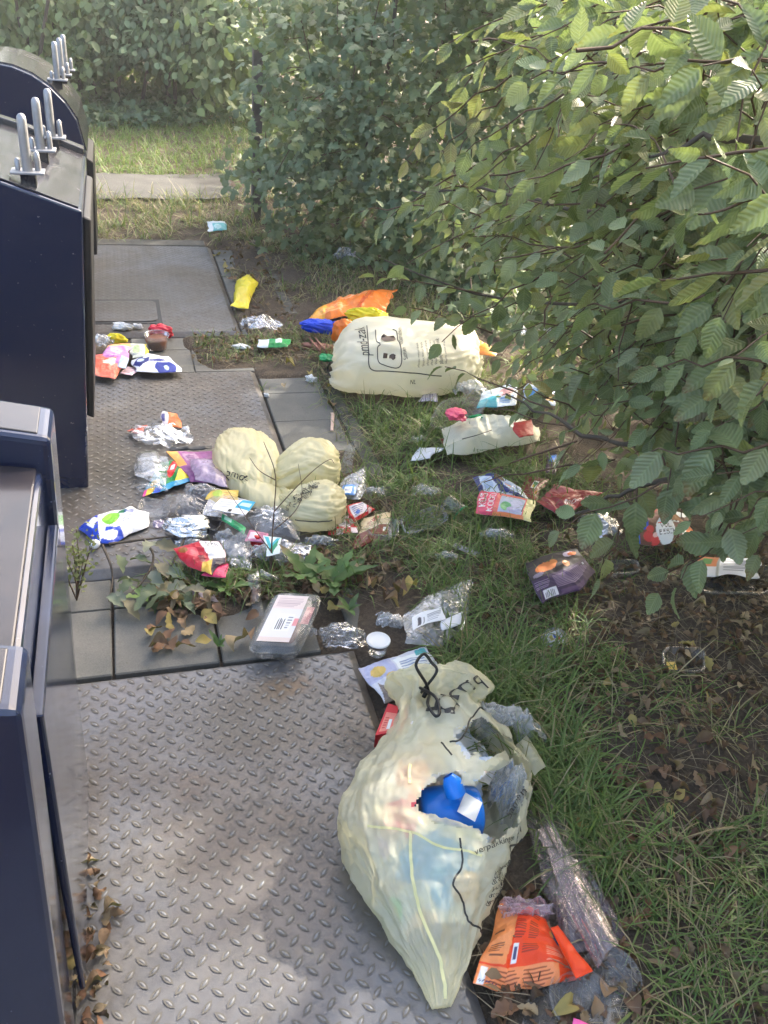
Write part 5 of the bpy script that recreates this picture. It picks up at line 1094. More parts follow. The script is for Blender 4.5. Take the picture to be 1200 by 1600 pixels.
a = Art(90, 60, (.10, .55, .28)); a.rect(0, 0, 1, .16, (.20, .62, .80)); a.ell(.12, .1, .1, .12, (.95, .75, .2)); a.ell(.3, .06, .08, .1, (.15, .35, .85)); a.rect(.0, .0, .06, .2, (.9, .3, .6)); a.poly([(.0, .16), (.30, .16), (.2, .55), (0, .6)], (.30, .60, .65)); a.ell(.16, .3, .1, .1, (.95, .8, .25)); a.ell(.48, .62, .12, .27, (.85, .12, .16)); a.ell(.48, .62, .085, .2, (.9, .25, .25)); a.rect(.42, .55, .53, .72, W_); a.poly([(.66, .98), (1, .98), (.95, .5), (.7, .5)], (.55, .35, .22)); a.ell(.82, .75, .1, .12, (.80, .66, .45)); a.poly([(.62, .12), (.98, .12), (.95, .5), (.66, .5)], (.93, .85, .12)); a.poly([(.60, .12), (.63, .12), (.72, 1), (.64, 1)], (.08, .42, .2))
pack('green_packet', 'green and yellow crisps packet with red emblem in the pile', 'packet', [(225, 775), (300, 752)], [(250, 722), (300, 714)], a, z=.02, th=.015, amp=.006, seed=3)
a = Art(60, 40, (.62, .35, .58)); a.rect(.0, .5, .2, 1, (.95, .68, .35)); a.rect(.25, .62, .55, .9, (.75, .6, .72)); a.bars(.3, .65, .5, .85, (.5, .25, .5), 3); a.rect(.55, .0, 1, .6, (.80, .62, .74))
pack('sliced_meat_pack', 'purple and pink film pack beside the green packet', 'packet', [(300, 752), (352, 758)], [(260, 706), (340, 704)], a, z=.03, th=.012, amp=.005)
pack('clear_sleeve', 'pink-tinted clear tray film between the purple pack and the slack yellow bag', 'plastic sleeve', [(305, 752), (356, 760)], [(298, 715), (338, 718)], z=.06, th=.02, amp=.006, mat='lilac_film', n=40, m=40)
pack('black_strap', 'flat black plastic strap behind the purple pack', 'strap', [(262, 705), (334, 701)], [(264, 699), (334, 696)], z=.02, th=.006, amp=.003, mat='black_cord', n=40, m=8)
pack('clear_sleeve', 'clear film flap lying at the left tip of the green packet', 'plastic sleeve', [(205, 762), (252, 764)], [(210, 750), (250, 746)], z=.006, th=.006, amp=.003, mat='clear_film', n=30, m=16, single=True)
# trays in the heart of the pile
for nm, q4, mat, lb in (('smoke_tray', [(268, 806), (340, 832), (352, 800), (290, 772)], 'smoke_tray', 'dark clear compartment tray behind the crumpled foil'), ('clear_tray', [(300, 790), (350, 812), (375, 780), (330, 762)], 'clear_tray', 'clear tray standing between the foil and the slack yellow bag')):
    e = empty(nm, on(q4[0][0]+30, q4[0][1]), lb, 'tray'); c, A, B, Nn = quad_axes(q4, .03)
    child('shell', vessel_mesh('shell', c, A, B, Nn, [(1.04, 0), (1.04, .003), (.97, .004), (.88, -.026, 1), (.82, -.028), (.01, -.028)], mat, 6, 96, 26, .015), e)
    child('divider', vessel_mesh('divider', c-Nn*.014, A*.08, B*.84, Nn, [(1, -.010), (.8, .006), (.01, .008)], mat, 5, 30), e)
wad('aluminium_foil', 'crumpled shiny aluminium foil in the pile behind the oak twig', 'foil', 293, 824, 34, 22, .05, 'foil', rough=.40, fr=24, z=.02)
wad('round_lid', 'small lilac-rimmed clear lid left of the crumpled foil', 'lid', 253, 818, 15, 9, .02, 'lilac_film', rough=.2)
a = Art(60, 36, (.92, .93, .95)); a.rect(.62, .35, 1, 1, (.10, .62, .78)); a.rect(.68, .6, .95, .85, (.75, .92, .96)); a.bars(.08, .2, .55, .8, (.55, .58, .62), 6); a.rect(.5, .05, .6, .2, K_)
sl = pack('labelled_tray_film', 'clear film with white and turquoise label left of the slack bag', 'film', [(318, 806), (378, 812)], [(335, 766), (398, 782)], z=.05, th=.015, amp=.008, mat='clear_film', n=50, m=40)
sticker('label', sl, [(328, 795), (382, 803)], [(344, 778), (396, 785)], a, .085)
a = Art(40, 24, (.85, .74, .35)); a.ell(.3, .5, .15, .3, (.65, .75, .25)); a.rect(0, .3, .08, .7, (.95, .8, .3)); a.bars(.5, .2, .95, .7, (.7, .5, .25), 4)
pack('yellow_packet', 'yellow snack packet tucked under the left lobe of the slack bag', 'packet', [(322, 782), (375, 790)], [(330, 764), (372, 766)], a, z=.05, th=.012, amp=.005)
a = Art(40, 14, (.12, .60, .38)); a.rect(.1, .3, .4, .7, (.75, .9, .8)); a.bars(.5, .2, .9, .8, (.06, .4, .25), 3)
pack('green_wrapper', 'narrow green wrapper in front of the clear labelled film', 'wrapper', [(348, 812), (378, 835)], [(352, 803), (383, 824)], a, z=.06, th=.008, amp=.004)
wad('clear_film_wad', 'large wad of clear film in front of the slack yellow bag', 'film', 428, 808, 46, 28, .06, 'clear_film', rough=.42, fr=22, z=.01)
wad('clear_film_wad', 'flat grey film puddle below the slack yellow bag', 'film', 462, 858, 36, 16, .025, 'clear_film', rough=.3, fr=18)
bg = wad('produce_bag', 'clear produce bag with green and turquoise mark in front of the pile', 'plastic bag', 428, 866, 40, 30, .085, 'milky_film', rough=.24, fr=14)
a = Art(40, 40, (.88, .93, .94)); a.poly([(.05, .95), (.3, .95), (.5, .55), (.75, .95), (.95, .95), (.5, .1)], (.25, .72, .78)); a.poly([(.3, .3), (.5, .05), (.85, .5), (.9, .9), (.55, .45)], (.10, .58, .42))
sticker('print', bg, [(412, 868), (436, 866)], [(411, 838), (437, 842)], a, .075)
wad('red_scrap', 'red plastic scrap inside the front clear produce bag', 'scrap', 402, 852, 10, 14, .05, 'red_plastic', rough=.15, z=.01)
cp = empty('white_cup', on(368, 860), 'pale translucent cup lying on its side in front of the pile', 'cup'); c0 = px(350, 862, .06); c1_ = px(385, 845, .08)
Vt, Ft = tube(np.array([c0, c0*.7+c1_*.3, c1_, c1_+(c1_-c0)*.02]), [.028, .031, .038, .040], 28); child('wall', mesh_np('wall', Vt, Ft, mat='milky_film'), cp); Vt, Ft = tube(np.array([c0-(c1_-c0)*.01, c0+(c1_-c0)*.03]), [.001, .028], 28); child('base', mesh_np('base', Vt, Ft, mat='white_plastic'), cp)
# white and blue milk pouch with cap
a = Art(100, 64, (.92, .93, .95)); a.poly([(0, 0), (.40, 0), (.30, .5), (.22, 1), (0, 1)], (.10, .25, .72)); a.poly([(.12, .30), (.26, .22), (.30, .62), (.17, .74)], W_); a.ell(.50, .10, .07, .13, (.92, .94, .97)); a.poly([(.40, .0), (.66, .0), (.6, .3), (.42, .35)], (.12, .27, .74)); a.ell(.48, .16, .09, .10, W_); a.ell(.46, .58, .11, .2, (.45, .72, .22)); a.ell(.41, .62, .05, .12, (.62, .85, .35)); a.ell(.60, .75, .06, .09, (.12, .45, .32)); a.bars(.56, .38, .78, .62, (.55, .6, .8), 4); a.txt('MILD', .62, .68, .05, .1, (.2, .3, .6)) if 'MILD'.strip('MILD') else a.bars(.62, .66, .82, .8, (.2, .3, .65), 2)
mp = pack('milk_pouch', 'white and blue dairy pouch with green drop beside the middle container', 'pouch', [(122, 828), (150, 850), (178, 852), (232, 822)], [(130, 818), (152, 808), (205, 792), (236, 800)], a, z=.006, th=.04, amp=.010, fr=10, seed=4)
c = px(148, 850, .05); child('cap', vessel_mesh('cap', c, np.array([.017, 0, 0]), np.array([0, .010, .012]), nrm((0, -.75, .55)), [(1, -.012), (1, .010), (.8, .014), (.01, .014)], 'white_plastic', n=30), mp)
a = Art(90, 64, (.72, .12, .20)); a.poly([(.62, .35), (1, .2), (1, 1), (.55, 1)], (.90, .90, .93)); a.poly([(.3, .0), (.75, .0), (.7, .35), (.45, .3)], (.85, .70, .28)); a.poly([(.55, 0), (1, 0), (1, .22), (.7, .35)], (.14, .12, .22)); a.ell(.3, .62, .14, .2, (.88, .35, .40)); a.ell(.15, .75, .1, .15, (.55, .35, .15)); a.ell(.45, .4, .08, .1, (.5, .15, .2)); a.txt('SCEN', .66, .72, .055, .16, (.2, .2, .22))
pk = pack('red_packet', 'red and yellow food packet with SCEN lettering at the front of the pile', 'packet', [(292, 885), (330, 898), (356, 880)], [(272, 856), (312, 846), (340, 848)], a, z=.07, th=.02, amp=.006, seed=8)
pack('crimped_end', None, None, [(312, 900), (350, 902)], [(318, 888), (356, 880)], Art(24, 16, (.85, .22, .42)), z=.06, th=.01, amp=.004, parent=pk)
pack('clear_scrap', 'small pinkish clear plastic scrap in the grass below the SCEN packet', 'scrap', [(300, 940), (342, 940)], [(298, 912), (335, 925)], z=.02, th=.006, amp=.006, mat='pink_film', n=24, m=20, single=True)
# red box and brown packet right of the slack bag
rc = empty('red_carton', on(550, 830), 'crushed red and white checked carton right of the slack yellow bag', 'carton')
a = Art(40, 36, (.82, .16, .20)); 
for i in range(4):
    for j in range(4):
        if (i+j) % 2: a.rect(i/4, j/4, (i+1)/4, (j+1)/4, (.93, .85, .86))
a.ell(.45, .55, .2, .24, (.93, .88, .88)); pack('printed_face', None, None, [(516, 836), (560, 834)], [(518, 806), (552, 804)], a, z=.02, th=.01, amp=.004, parent=rc)
a = Art(50, 40, (.80, .13, .18)); a.rect(.1, .2, .7, .92, (.86, .84, .88)); a.bars(.15, .3, .6, .85, (.55, .55, .65), 5); a.ell(.3, .4, .1, .12, (.2, .4, .75)); a.rect(.75, .0, .9, .6, (.90, .80, .82)); pack('open_flap', None, None, [(552, 818), (578, 800)], [(540, 790, .04), (566, 782, .03), (586, 796)], a, z=.03, th=.012, amp=.006, parent=rc)
a = Art(70, 50, (.86, .78, .62)); a.rect(0, 0, 1, .42, (.45, .18, .13)); a.rect(.0, .40, 1, .44, (.9, .85, .75)); a.ell(.55, .72, .12, .1, (.75, .35, .25)); a.txt('MELK', .22, .52, .075, .16, (.55, .22, .15)) if False else a.txt('MEL', .30, .52, .085, .17, (.55, .22, .15)); a.rect(.86, .18, .93, .30, W_)
pack('cookie_packet', 'beige and brown biscuit packet leaning beside the red checked carton', 'packet', [(547, 861), (604, 838)], [(566, 812), (608, 797)], a, z=.02, th=.022, amp=.006)
pack('clear_sheet', 'bent stiff clear plastic sheet behind the slack yellow bag', 'plastic sheet', [(524, 742), (548, 736)], [(542, 698, .10), (560, 684, .11)], z=.01, th=.006, amp=.006, mat='milky_film', n=24, m=40, single=True)
pack('clear_sheet', 'crinkled clear film with blue mark above the red checked carton', 'plastic sheet', [(530, 780), (560, 782), (572, 762)], [(535, 748), (556, 738), (572, 728)], z=.03, th=.02, amp=.012, fr=18, mat='milky_film', n=40, m=36)
# --- verge, right of the kerb
ct = empty('clear_tray', on(660, 815), 'flat milky clear tray in the grass right of the biscuit packet', 'tray'); c, A, B, Nn = quad_axes([(634, 838), (704, 812), (690, 788), (624, 808)], .03)
child('shell', vessel_mesh('shell', c, A, B, Nn, [(1.02, 0), (1, .003), (.94, .003), (.86, -.016, 1), (.8, -.018), (.01, -.018)], 'milky_film', 5, 80, 20, .012), ct)
gc = empty('clear_cup', on(714, 800), 'clear plastic cup with green rim beside the milky clear tray', 'cup'); c = px(708, 792, .06); d_ = nrm(px(728, 806, .04)-px(700, 780, .07))
child('wall', mesh_np('wall', *tube(np.array([c-d_*.035, c, c+d_*.035]), [.026, .031, .036], 24), mat='clear_tray'), gc); child('green_rim', mesh_np('green_rim', *tube(np.array([c+d_*.036, c+d_*.041]), [.037, .037], 24), mat='green_plastic'), gc)
pack('clear_strip', 'narrow clear plastic strip in the grass left of the purple carton', 'strip', [(702, 852), (748, 870)], [(708, 846), (750, 862)], z=.02, th=.004, amp=.002, mat='milky_film', n=30, m=8, single=True)
a = Art(80, 44, (.80, .86, .95)); a.poly([(0, 0), (.1, 0), (.12, 1), (0, 1)], (.10, .16, .42)); a.rect(0, .88, .5, 1, (.10, .18, .48)); a.poly([(.30, 1), (.42, 1), (.5, .4), (1, .12), (1, 0), (.4, .2)], (.12, .20, .50)); a.ell(.50, .75, .1, .16, (.45, .30, .25)); a.ell(.22, .5, .1, .25, (.65, .75, .9)); a.bars(.55, .45, .9, .7, (.4, .5, .75), 4); a.rect(.55, .42, .68, .5, (.85, .55, .3))
pack('blue_packet', 'white and dark blue food packet behind the KOS packet', 'packet', [(750, 772), (830, 784)], [(738, 746), (775, 740), (812, 764)], a, z=.03, th=.02, amp=.006)
a = Art(90, 64, (.90, .42, .40)); a.rect(0, 0, .30, 1, (.88, .30, .42)); a.rect(.84, 0, 1, 1, (.86, .83, .58)); a.rect(.38, .14, .82, .86, (.72, .76, .85)); a.ell(.5, .4, .1, .2, (.45, .72, .50)); a.ell(.68, .6, .1, .18, (.80, .80, .9)); a.ell(.62, .3, .1, .12, (.70, .68, .82)); a.rect(.3, 0, .86, .12, (.92, .55, .35)); a.ell(.72, .35, .09, .13, (.78, .78, .9)); a.txt('KOS', .30, .03, .17, .11, W_, True); a.txt('KOOD', .14, .17, .16, .11, W_, True)
pack('snack_packet', 'pink and cream snack packet with KOS lettering in the grass', 'packet', [(742, 804), (830, 815)], [(752, 766), (836, 783)], a, z=.06, th=.022, amp=.004)
a = Art(60, 40, (.45, .12, .14)); a.rect(.4, .35, .62, .75, (.85, .85, .85)); a.rect(.43, .4, .59, .7, (.2, .5, .35)); a.rect(.43, .4, .51, .55, (.9, .75, .2)); a.ell(.75, .25, .05, .06, (.85, .6, .2)); a.rect(.0, .0, 1, .1, (.6, .22, .22))
pack('brown_packet', 'dark red packet with coloured nutrition badge under the leaves', 'packet', [(812, 770), (838, 784)], [(822, 744), (862, 750)], a, z=.03, th=.012, amp=.004)
a = Art(70, 44, (.60, .18, .20)); a.poly([(.0, .6), (.5, .9), (.4, 1), (0, 1)], (.68, .35, .38)); a.txt('moon', .30, .34, .10, .2, (.92, .85, .84)); a.poly([(.5, 0), (.6, 0), (.7, .5), (.68, .5)], (.72, .3, .3))
pack('red_packet', 'wine red foil packet with white moon lettering under the hornbeam leaves', 'packet', [(842, 785), (880, 808), (930, 778)], [(868, 758), (900, 766), (940, 768)], a, z=.06, th=.014, amp=.008)
wad('clear_film_wad', 'clear wrapper wad with white label right of the red moon packet', 'film', 938, 816, 32, 25, .05, 'milky_film', rough=.38, fr=20)
a = Art(100, 64, (.11, .08, .13)); a.rect(0, 0, 1, .50, (.20, .12, .28)); a.ell(.28, .70, .17, .11, (.80, .45, .22)); a.ell(.44, .76, .06, .07, (.80, .48, .24)); a.ell(.60, .62, .06, .09, (.78, .50, .30)); a.ell(.61, .66, .035, .04, (.92, .85, .72)); a.ell(.78, .84, .11, .09, (.78, .72, .80)); a.ell(.84, .82, .09, .07, (.82, .42, .20)); a.ell(.12, .58, .08, .05, (.45, .42, .5))
a.bars(.28, .16, .92, .46, (.50, .42, .56), 9, fill=.45); a.rect(.05, .36, .2, .38, (.6, .5, .65)); a.rect(.08, .02, .26, .2, (.85, .85, .88)); a.bars(.1, .04, .24, .17, (.3, .3, .35), 8, True); a.bars(.02, .24, .22, .44, (.55, .48, .6), 5); a.rect(.3, .03, .7, .1, (.3, .2, .38)); a.rect(.86, .38, .9, .44, W_)
pack('frozen_snack_carton', 'dark purple carton with golden snacks on its front, in the grass', 'carton', [(846, 942), (905, 922), (928, 892)], [(818, 880), (860, 866), (900, 858)], a, z=.07, th=.012, amp=.003, mat='print_card')
a = Art(100, 64, (.42, .26, .20)); a.rect(0, 0, .18, 1, (.10, .42, .85)); a.ell(.22, .55, .09, .2, (.10, .30, .75)); a.ell(.30, .2, .07, .13, (.80, .20, .22)); a.ell(.40, .12, .07, .12, (.85, .25, .26)); a.ell(.33, .38, .06, .1, (.80, .18, .20)); a.ell(.40, .22, .04, .06, (.95, .75, .72)); a.ell(.57, .34, .15, .36, W_); a.rect(.66, .55, .8, .82, (.88, .88, .88)); a.bars(.67, .57, .79, .8, (.35, .35, .38), 10, True); a.ell(.84, .88, .12, .12, W_); a.poly([(.45, 1), (.66, .6), (.9, .6), (.7, 1)], (.62, .40, .22)); a.ell(.93, .28, .08, .24, (.90, .45, .12)); a.rect(.84, .1, .9, .4, (.92, .9, .85)); a.poly([(.25, 1), (.5, .98), (.42, .8), (.3, .8)], (.55, .15, .12)); a.txt('BESCH', .47, .20, .045, .12, K_); a.txt('VOL', .50, .38, .05, .12, K_); a.rect(.46, .5, .56, .53, (.85, .3, .2))
pack('vegetable_packet', 'colourful packet with VOL BESCH lettering and radishes under the bush', 'packet', [(978, 846), (1020, 855), (1082, 842)], [(982, 800), (1030, 795), (1076, 804)], a, z=.07, th=.014, amp=.005, fr=10, mat='print_card')
lid = empty('printed_lid', on(866, 998), 'round clear lid with small coloured print in the grass below the purple carton', 'lid'); c = on(866, 1000, .02); A = np.array([.043, .004, .010]); B = np.array([0, .040, .012]); Nn = nrm(np.cross(A, B))
child('shell', vessel_mesh('shell', c, A, B, Nn, [(1.02, -.006), (1.02, 0), (.95, .003), (.86, .0), (.5, .001), (.01, .002)], 'milky_film', 2, 48), lid)
a = Art(30, 24, (.80, .82, .84)); a.rect(.2, .4, .4, .8, (.7, .68, .35)); a.rect(.45, .5, .6, .8, (.25, .35, .7)); a.rect(.62, .3, .8, .6, (.85, .2, .25)); a.rect(.45, .15, .6, .4, (.15, .12, .15))
child('print', mesh_np('print', (((np.linspace(-.5, .6, a.n)[None, :, None]*A)+(np.linspace(-.5, .6, a.m)[:, None, None]*B))+c+Nn*.006).reshape(-1, 3), grid_faces(a.n, a.m), col=a.a.reshape(-1, 3), mat='print_card'), lid)
for nm, q4, lb, mat in (('clear_tray', [(1036, 1048), (1100, 1050), (1104, 1014), (1034, 1010)], 'faint clear tray on bare soil at the right', 'clear_tray'), ('clear_tray', [(945, 898), (1000, 896), (998, 874), (940, 878)], 'clear tray in the shade between purple carton and bush', 'clear_tray'), ('clear_tray', [(1090, 925), (1210, 930), (1205, 880), (1085, 880)], 'clear tray with white label under the bush at the right edge', 'clear_tray')):
    e = empty(nm, on(q4[0][0]+30, q4[0][1]-10), lb, 'tray'); c, A, B, Nn = quad_axes(q4, .025)
    child('shell', vessel_mesh('shell', c, A, B, Nn, [(1.03, 0), (1.0, .003), (.94, .003), (.86, -.018, 1), (.8, -.02), (.01, -.02)], mat, 5, 90, 22, .014, rough=.003), e)
    if q4[0][0] == 1090:
        a = Art(44, 30, (.88, .88, .90)); a.rect(.0, .45, .28, 1, (.86, .50, .30)); a.rect(.05, .6, .2, .9, (.35, .6, .3)); a.bars(.4, .3, .85, .9, (.5, .5, .55), 7); a.rect(.3, 0, .33, 1, (.6, .62, .6))
        sticker('label', e, [(1090, 898), (1184, 902)], [(1092, 870), (1188, 872)], a, .045)
    elif q4[0][0] == 1036: sticker('scrap', e, [(1042, 1046), (1060, 1048)], [(1042, 1036), (1058, 1036)], Art(8, 6, (.85, .72, .35)), .03)
pack('white_card', 'small white folded card in the grass left of the crumpled white bag', 'card', [(644, 720), (676, 718)], [(654, 700), (690, 698)], Art(20, 14, (.86, .88, .93)), z=.05, th=.006, amp=.003, mat='print_card')
# heap under the bush
bD = pack('rubbish_bag', 'crumpled nearly empty white plastic bag in grass under the hornbeam leaves', 'rubbish bag', [(702, 714), (760, 706), (842, 690)], [(688, 672), (740, 660), (800, 664), (838, 668)], z=.05, th=.07, amp=.022, fr=9, mat='bag_dense', n=90, m=60, group='pale yellow rubbish bags')
child('print_line', mesh_np('print_line', *tube(spline([px(722, 686, .15), px(745, 680, .165), px(768, 672, .165)], 12), [.002]*12, 4), mat='bag_print'), bD)
e = empty('clear_tray', on(712, 650), 'large curved ribbed clear tray leaning between full bag and white bag', 'tray'); c, A, B, Nn = quad_axes([(668, 672, .02), (744, 662, .02), (766, 618, .10), (690, 622, .10)], .03)
child('shell', vessel_mesh('shell', c, A, B, Nn, [(1.05, 0), (1.02, .004), (.95, .003), (.82, -.045, 1), (.75, -.048), (.01, -.048)], 'clear_tray', 3.5, 90, 30, .014), e)
a = Art(36, 30, (.78, .78, .85)); a.bars(0, 0, 1, .7, (.45, .42, .55), 10, True); a.rect(0, .72, 1, 1, (.75, .18, .2)); pack('striped_wrapper', 'small white striped wrapper with red edge below the full bag', 'wrapper', [(654, 628), (684, 628)], [(660, 608), (682, 606)], a, z=.05, th=.008, amp=.003)
pack('red_scrap', 'red wrapper end right of the crumpled white bag', 'wrapper', [(812, 684), (836, 680)], [(798, 660), (832, 656)], Art(20, 14, (.66, .10, .14)), z=.14, th=.008, amp=.004)
pack('red_scrap', 'dark red wrapper peeking out left of the crumpled white bag', 'wrapper', [(692, 696), (706, 694)], [(688, 684), (706, 682)], Art(12, 10, (.5, .1, .14)), z=.04, th=.008, amp=.004)
wad('pink_tissue', 'bright pink tissue on top of the large ribbed clear tray', 'tissue', 712, 648, 16, 12, .03, 'pink_plastic', z=.14, rough=.45, fr=20)
a = Art(40, 24, (.85, .90, .95)); a.rect(0, 0, .5, .5, (.30, .68, .75)); a.ell(.7, .6, .2, .2, (.92, .70, .72)); a.bars(.55, .1, .95, .4, (.4, .6, .85), 3)
pack('turquoise_packet', 'white and turquoise packet under hornbeam leaves behind the white bag', 'packet', [(745, 640), (806, 632)], [(756, 612), (808, 598)], a, z=.08, th=.014, amp=.006)
a = Art(40, 24, (.78, .84, .95)); a.ell(.3, .5, .2, .3, (.25, .55, .85)); a.rect(.6, .2, .9, .7, (.92, .72, .40)); a.rect(.5, .0, .6, 1, W_)
pack('blue_scrap', 'pale blue wrapper with orange patch under the leaves at the heap', 'wrapper', [(815, 628), (868, 636)], [(822, 600), (872, 612)], a, z=.06, th=.012, amp=.008)
wad('green_wrapper', 'green wrapper wad between tray and white bag', 'wrapper', 748, 656, 14, 8, .03, 'green_plastic', z=.1, rough=.4)
wad('white_tissue', 'white crumpled tissue among the leaves right of the full bag', 'tissue', 866, 516, 22, 12, .06, 'paper', z=.10, rough=.5, fr=24)
wad('white_tissue', 'white crumpled film caught in the leaves above the carrot packet', 'tissue', 812, 520, 16, 12, .06, 'milky_film', z=.10, rough=.5, fr=24)
pack('dark_wrapper', 'small dark wrapper with bright blue edge below the white bag', 'wrapper', [(848, 738), (872, 742)], [(852, 712), (872, 712)], Art(16, 12, (.22, .12, .26)).rect(.3, .6, .8, 1, (.1, .5, .95)), z=.03, th=.008, amp=.004)
# --- by the full bag
a = Art(90, 44, (.95, .52, .20)); a.rect(0, 0, .22, 1, (.94, .66, .24)); a.bars(.2, .62, .8, .9, (.98, .80, .66), 3, fill=.3); a.poly([(.6, 0), (.8, 1), (.85, 1), (.68, 0)], (.85, .35, .12)); a.bars(.12, .15, .5, .4, (.98, .72, .5), 4, fill=.3)
pack('orange_bag', 'open orange plastic bag lying behind the full yellow bag', 'plastic bag', [(480, 503), (520, 500), (575, 488), (598, 494)], [(484, 492), (530, 470), (588, 456), (619, 452)], a, z=.05, th=.07, amp=.016, fr=9)
wad('blue_bag', 'bright blue crumpled plastic bag at the tied end of the full bag', 'plastic bag', 506, 515, 34, 14, .07, 'blue_film', rough=.35, fr=22, z=.03)
wad('yellow_film', 'yellow crumpled film between orange bag and full yellow bag', 'film', 572, 500, 30, 12, .08, 'yellow_film', rough=.4, fr=22, z=.10)
wad('orange_net', 'orange wrapper bulging behind the tied end of the full bag', 'wrapper', 535, 528, 16, 22, .12, 'orange_film', rough=.25, z=.06)
wad('green_wrapper', 'green plastic scrap in front of the tied end of the full bag', 'wrapper', 511, 561, 12, 8, .03, 'green_plastic', rough=.35, z=.04)
tr_ = []
for k in range(2): tr_.append(cordV([px(484+k*9, 528, .04), px(490+k*9, 537, .07), px(500+k*9, 548, .06), px(502+k*9, 552, .03)], .006))
hd = empty('clay_pot', on(496, 545), 'broken brown plastic pot with loops under the blue bag', 'pot'); pieces('handle_loop', tr_, 'terracotta', hd); child('shard', wad_mesh('shard', 498, 545, 26, 9, .04, 'terracotta', seed=3, rough=.2), hd)
a = Art(60, 36, (.88, .80, .72)); a.poly([(.3, 0), (1, 0), (1, 1), (.5, 1)], (.90, .55, .22)); a.ell(.75, .5, .2, .2, (.95, .68, .30)); a.rect(0, .8, 1, 1, (.8, .72, .6)); a.bars(.05, .2, .3, .7, (.6, .45, .35), 5)
pack('carrot_packet', 'cream and orange packet sticking out behind the right end of the full bag', 'packet', [(712, 548), (776, 558)], [(712, 518), (768, 540)], a, z=.16, th=.03, amp=.008)
pack('cream_packet', 'narrow cream packet with red end behind the full bag', 'packet', [(672, 522), (720, 524)], [(676, 512), (718, 514)], Art(30, 12, (.84, .82, .70)).rect(.7, 0, 1, 1, (.75, .25, .2)), z=.24, th=.02, amp=.004)
# --- far
a = Art(30, 40, (.93, .86, .22)); a.rect(.2, .1, .9, .4, (.90, .82, .25))
pack('yellow_bag', 'bright yellow plastic bag on the tiles beside the farthest plate', 'plastic bag', [(362, 480), (386, 482)], [(370, 440), (392, 432), (404, 444)], a, z=.02, th=.06, amp=.02, fr=11)
wad('clear_film_wad', 'clear crumpled film bag on the tiles below the yellow bag', 'film', 408, 506, 32, 16, .07, 'clear_film', rough=.36, fr=20)
wad('white_film', 'pale bluish film caught at the foot of the maple bush', 'film', 541, 408, 22, 13, .12, 'milky_film', rough=.5, fr=22)
pack('green_wrapper', 'green and white wrapper lying in the grass tuft between the plates', 'wrapper', [(402, 542), (452, 542)], [(404, 530), (452, 532)], Art(40, 14, (.08, .55, .28)).rect(0, 0, .35, 1, (.86, .90, .92)).rect(.55, .3, .75, .8, (.85, .92, .88)), z=.04, th=.02, amp=.008)
wad('white_wrapper', 'small white wrapper left of the green and white wrapper', 'wrapper', 377, 543, 13, 5, .02, 'white_plastic', rough=.4)
pack('hygiene_packet', 'white and turquoise packet in the rough grass before the path', 'packet', [(326, 362), (356, 360)], [(322, 346), (352, 346)], Art(30, 18, (.88, .92, .95)).rect(.25, 0, 1, .6, (.35, .72, .76)).ell(.5, .3, .2, .2, (.7, .88, .9)), z=.14, th=.02, amp=.006)
wad('white_scrap', 'white torn paper scrap on the tiles near the tied bag', 'paper', 486, 594, 8, 7, .03, 'paper', rough=.5)
wad('white_stone', 'small white lump on the tile beside the middle plate', 'scrap', 416, 619, 5, 4, .02, 'paper', rough=.2)
pack('pale_strip', 'thin pale pink strip on the soil beside the kerb', 'strip', [(515, 674), (521, 674)], [(516, 645), (521, 645)], Art(6, 16, (.84, .72, .66)), z=.01, th=.004, amp=.003)
wad('white_tissue', 'larger white crumpled tissue on the farthest plate beside the hatch', 'tissue', 191, 513, 13, 7, .035, 'paper', rough=.5, fr=24)
wad('white_tissue', 'smaller white crumpled tissue on the farthest plate beside the hatch', 'tissue', 215, 512, 7, 4.5, .025, 'paper', rough=.5, fr=24)
# by the middle container
wad('red_napkin', 'dark pink napkin standing behind the brown dip cup', 'napkin', 252, 523, 17, 14, .07, 'crimson_film', rough=.35)
dc = empty('dip_cup', on(246, 546), 'round clear dip cup with brown contents at the edge of the farthest plate', 'cup'); c = on(246, 545, .0); A = np.array([.062, 0, 0]); B = np.array([0, .062, 0])
child('cup', vessel_mesh('cup', c, A, B, (0, 0, 1), [(.01, .001), (.72, .001), (.76, .006), (.94, .07), (1, .073), (1.03, .075), (1.0, .078), (.95, .074)], 'clear_tray', 2, 48), dc); child('contents', vessel_mesh('contents', c, A, B, (0, 0, 1), [(.70, .004), (.90, .056), (.5, .062), (.01, .058)], 'brown_food', 2, 40, rough=.006), dc)
a = Art(60, 44, (.93, .47, .38)); a.rect(.0, .84, 1, 1, (.90, .42, .38)); a.ell(.45, .5, .18, .14, (.97, .75, .68)); a.rect(.25, .42, .62, .56, (.98, .85, .80)); a.ell(.7, .5, .06, .18, (.97, .72, .40)); a.rect(.74, .08, .86, .2, (.6, .6, .55)); a.poly([(0, 0), (.2, 0), (0, .5)], (.96, .60, .52))
pack('coral_pouch', 'coral red stand-up pouch lying against the middle container', 'pouch', [(140, 584), (180, 592), (194, 572)], [(146, 556), (176, 554), (192, 560)], a, z=.03, th=.03, amp=.008)
a = Art(60, 44, (.82, .55, .80)); a.rect(0, .82, 1, 1, (.94, .66, .45)); a.bars(.1, .35, .8, .7, (.90, .72, .88), 4, fill=.4); a.rect(.75, .0, 1, .35, (.72, .80, .90)); a.poly([(0, 0), (.3, 0), (0, .4)], (.88, .70, .86))
pack('pink_pouch', 'pink and purple pouch behind the coral pouch', 'pouch', [(150, 566), (198, 576)], [(166, 540), (206, 536)], a, z=.04, th=.02, amp=.006)
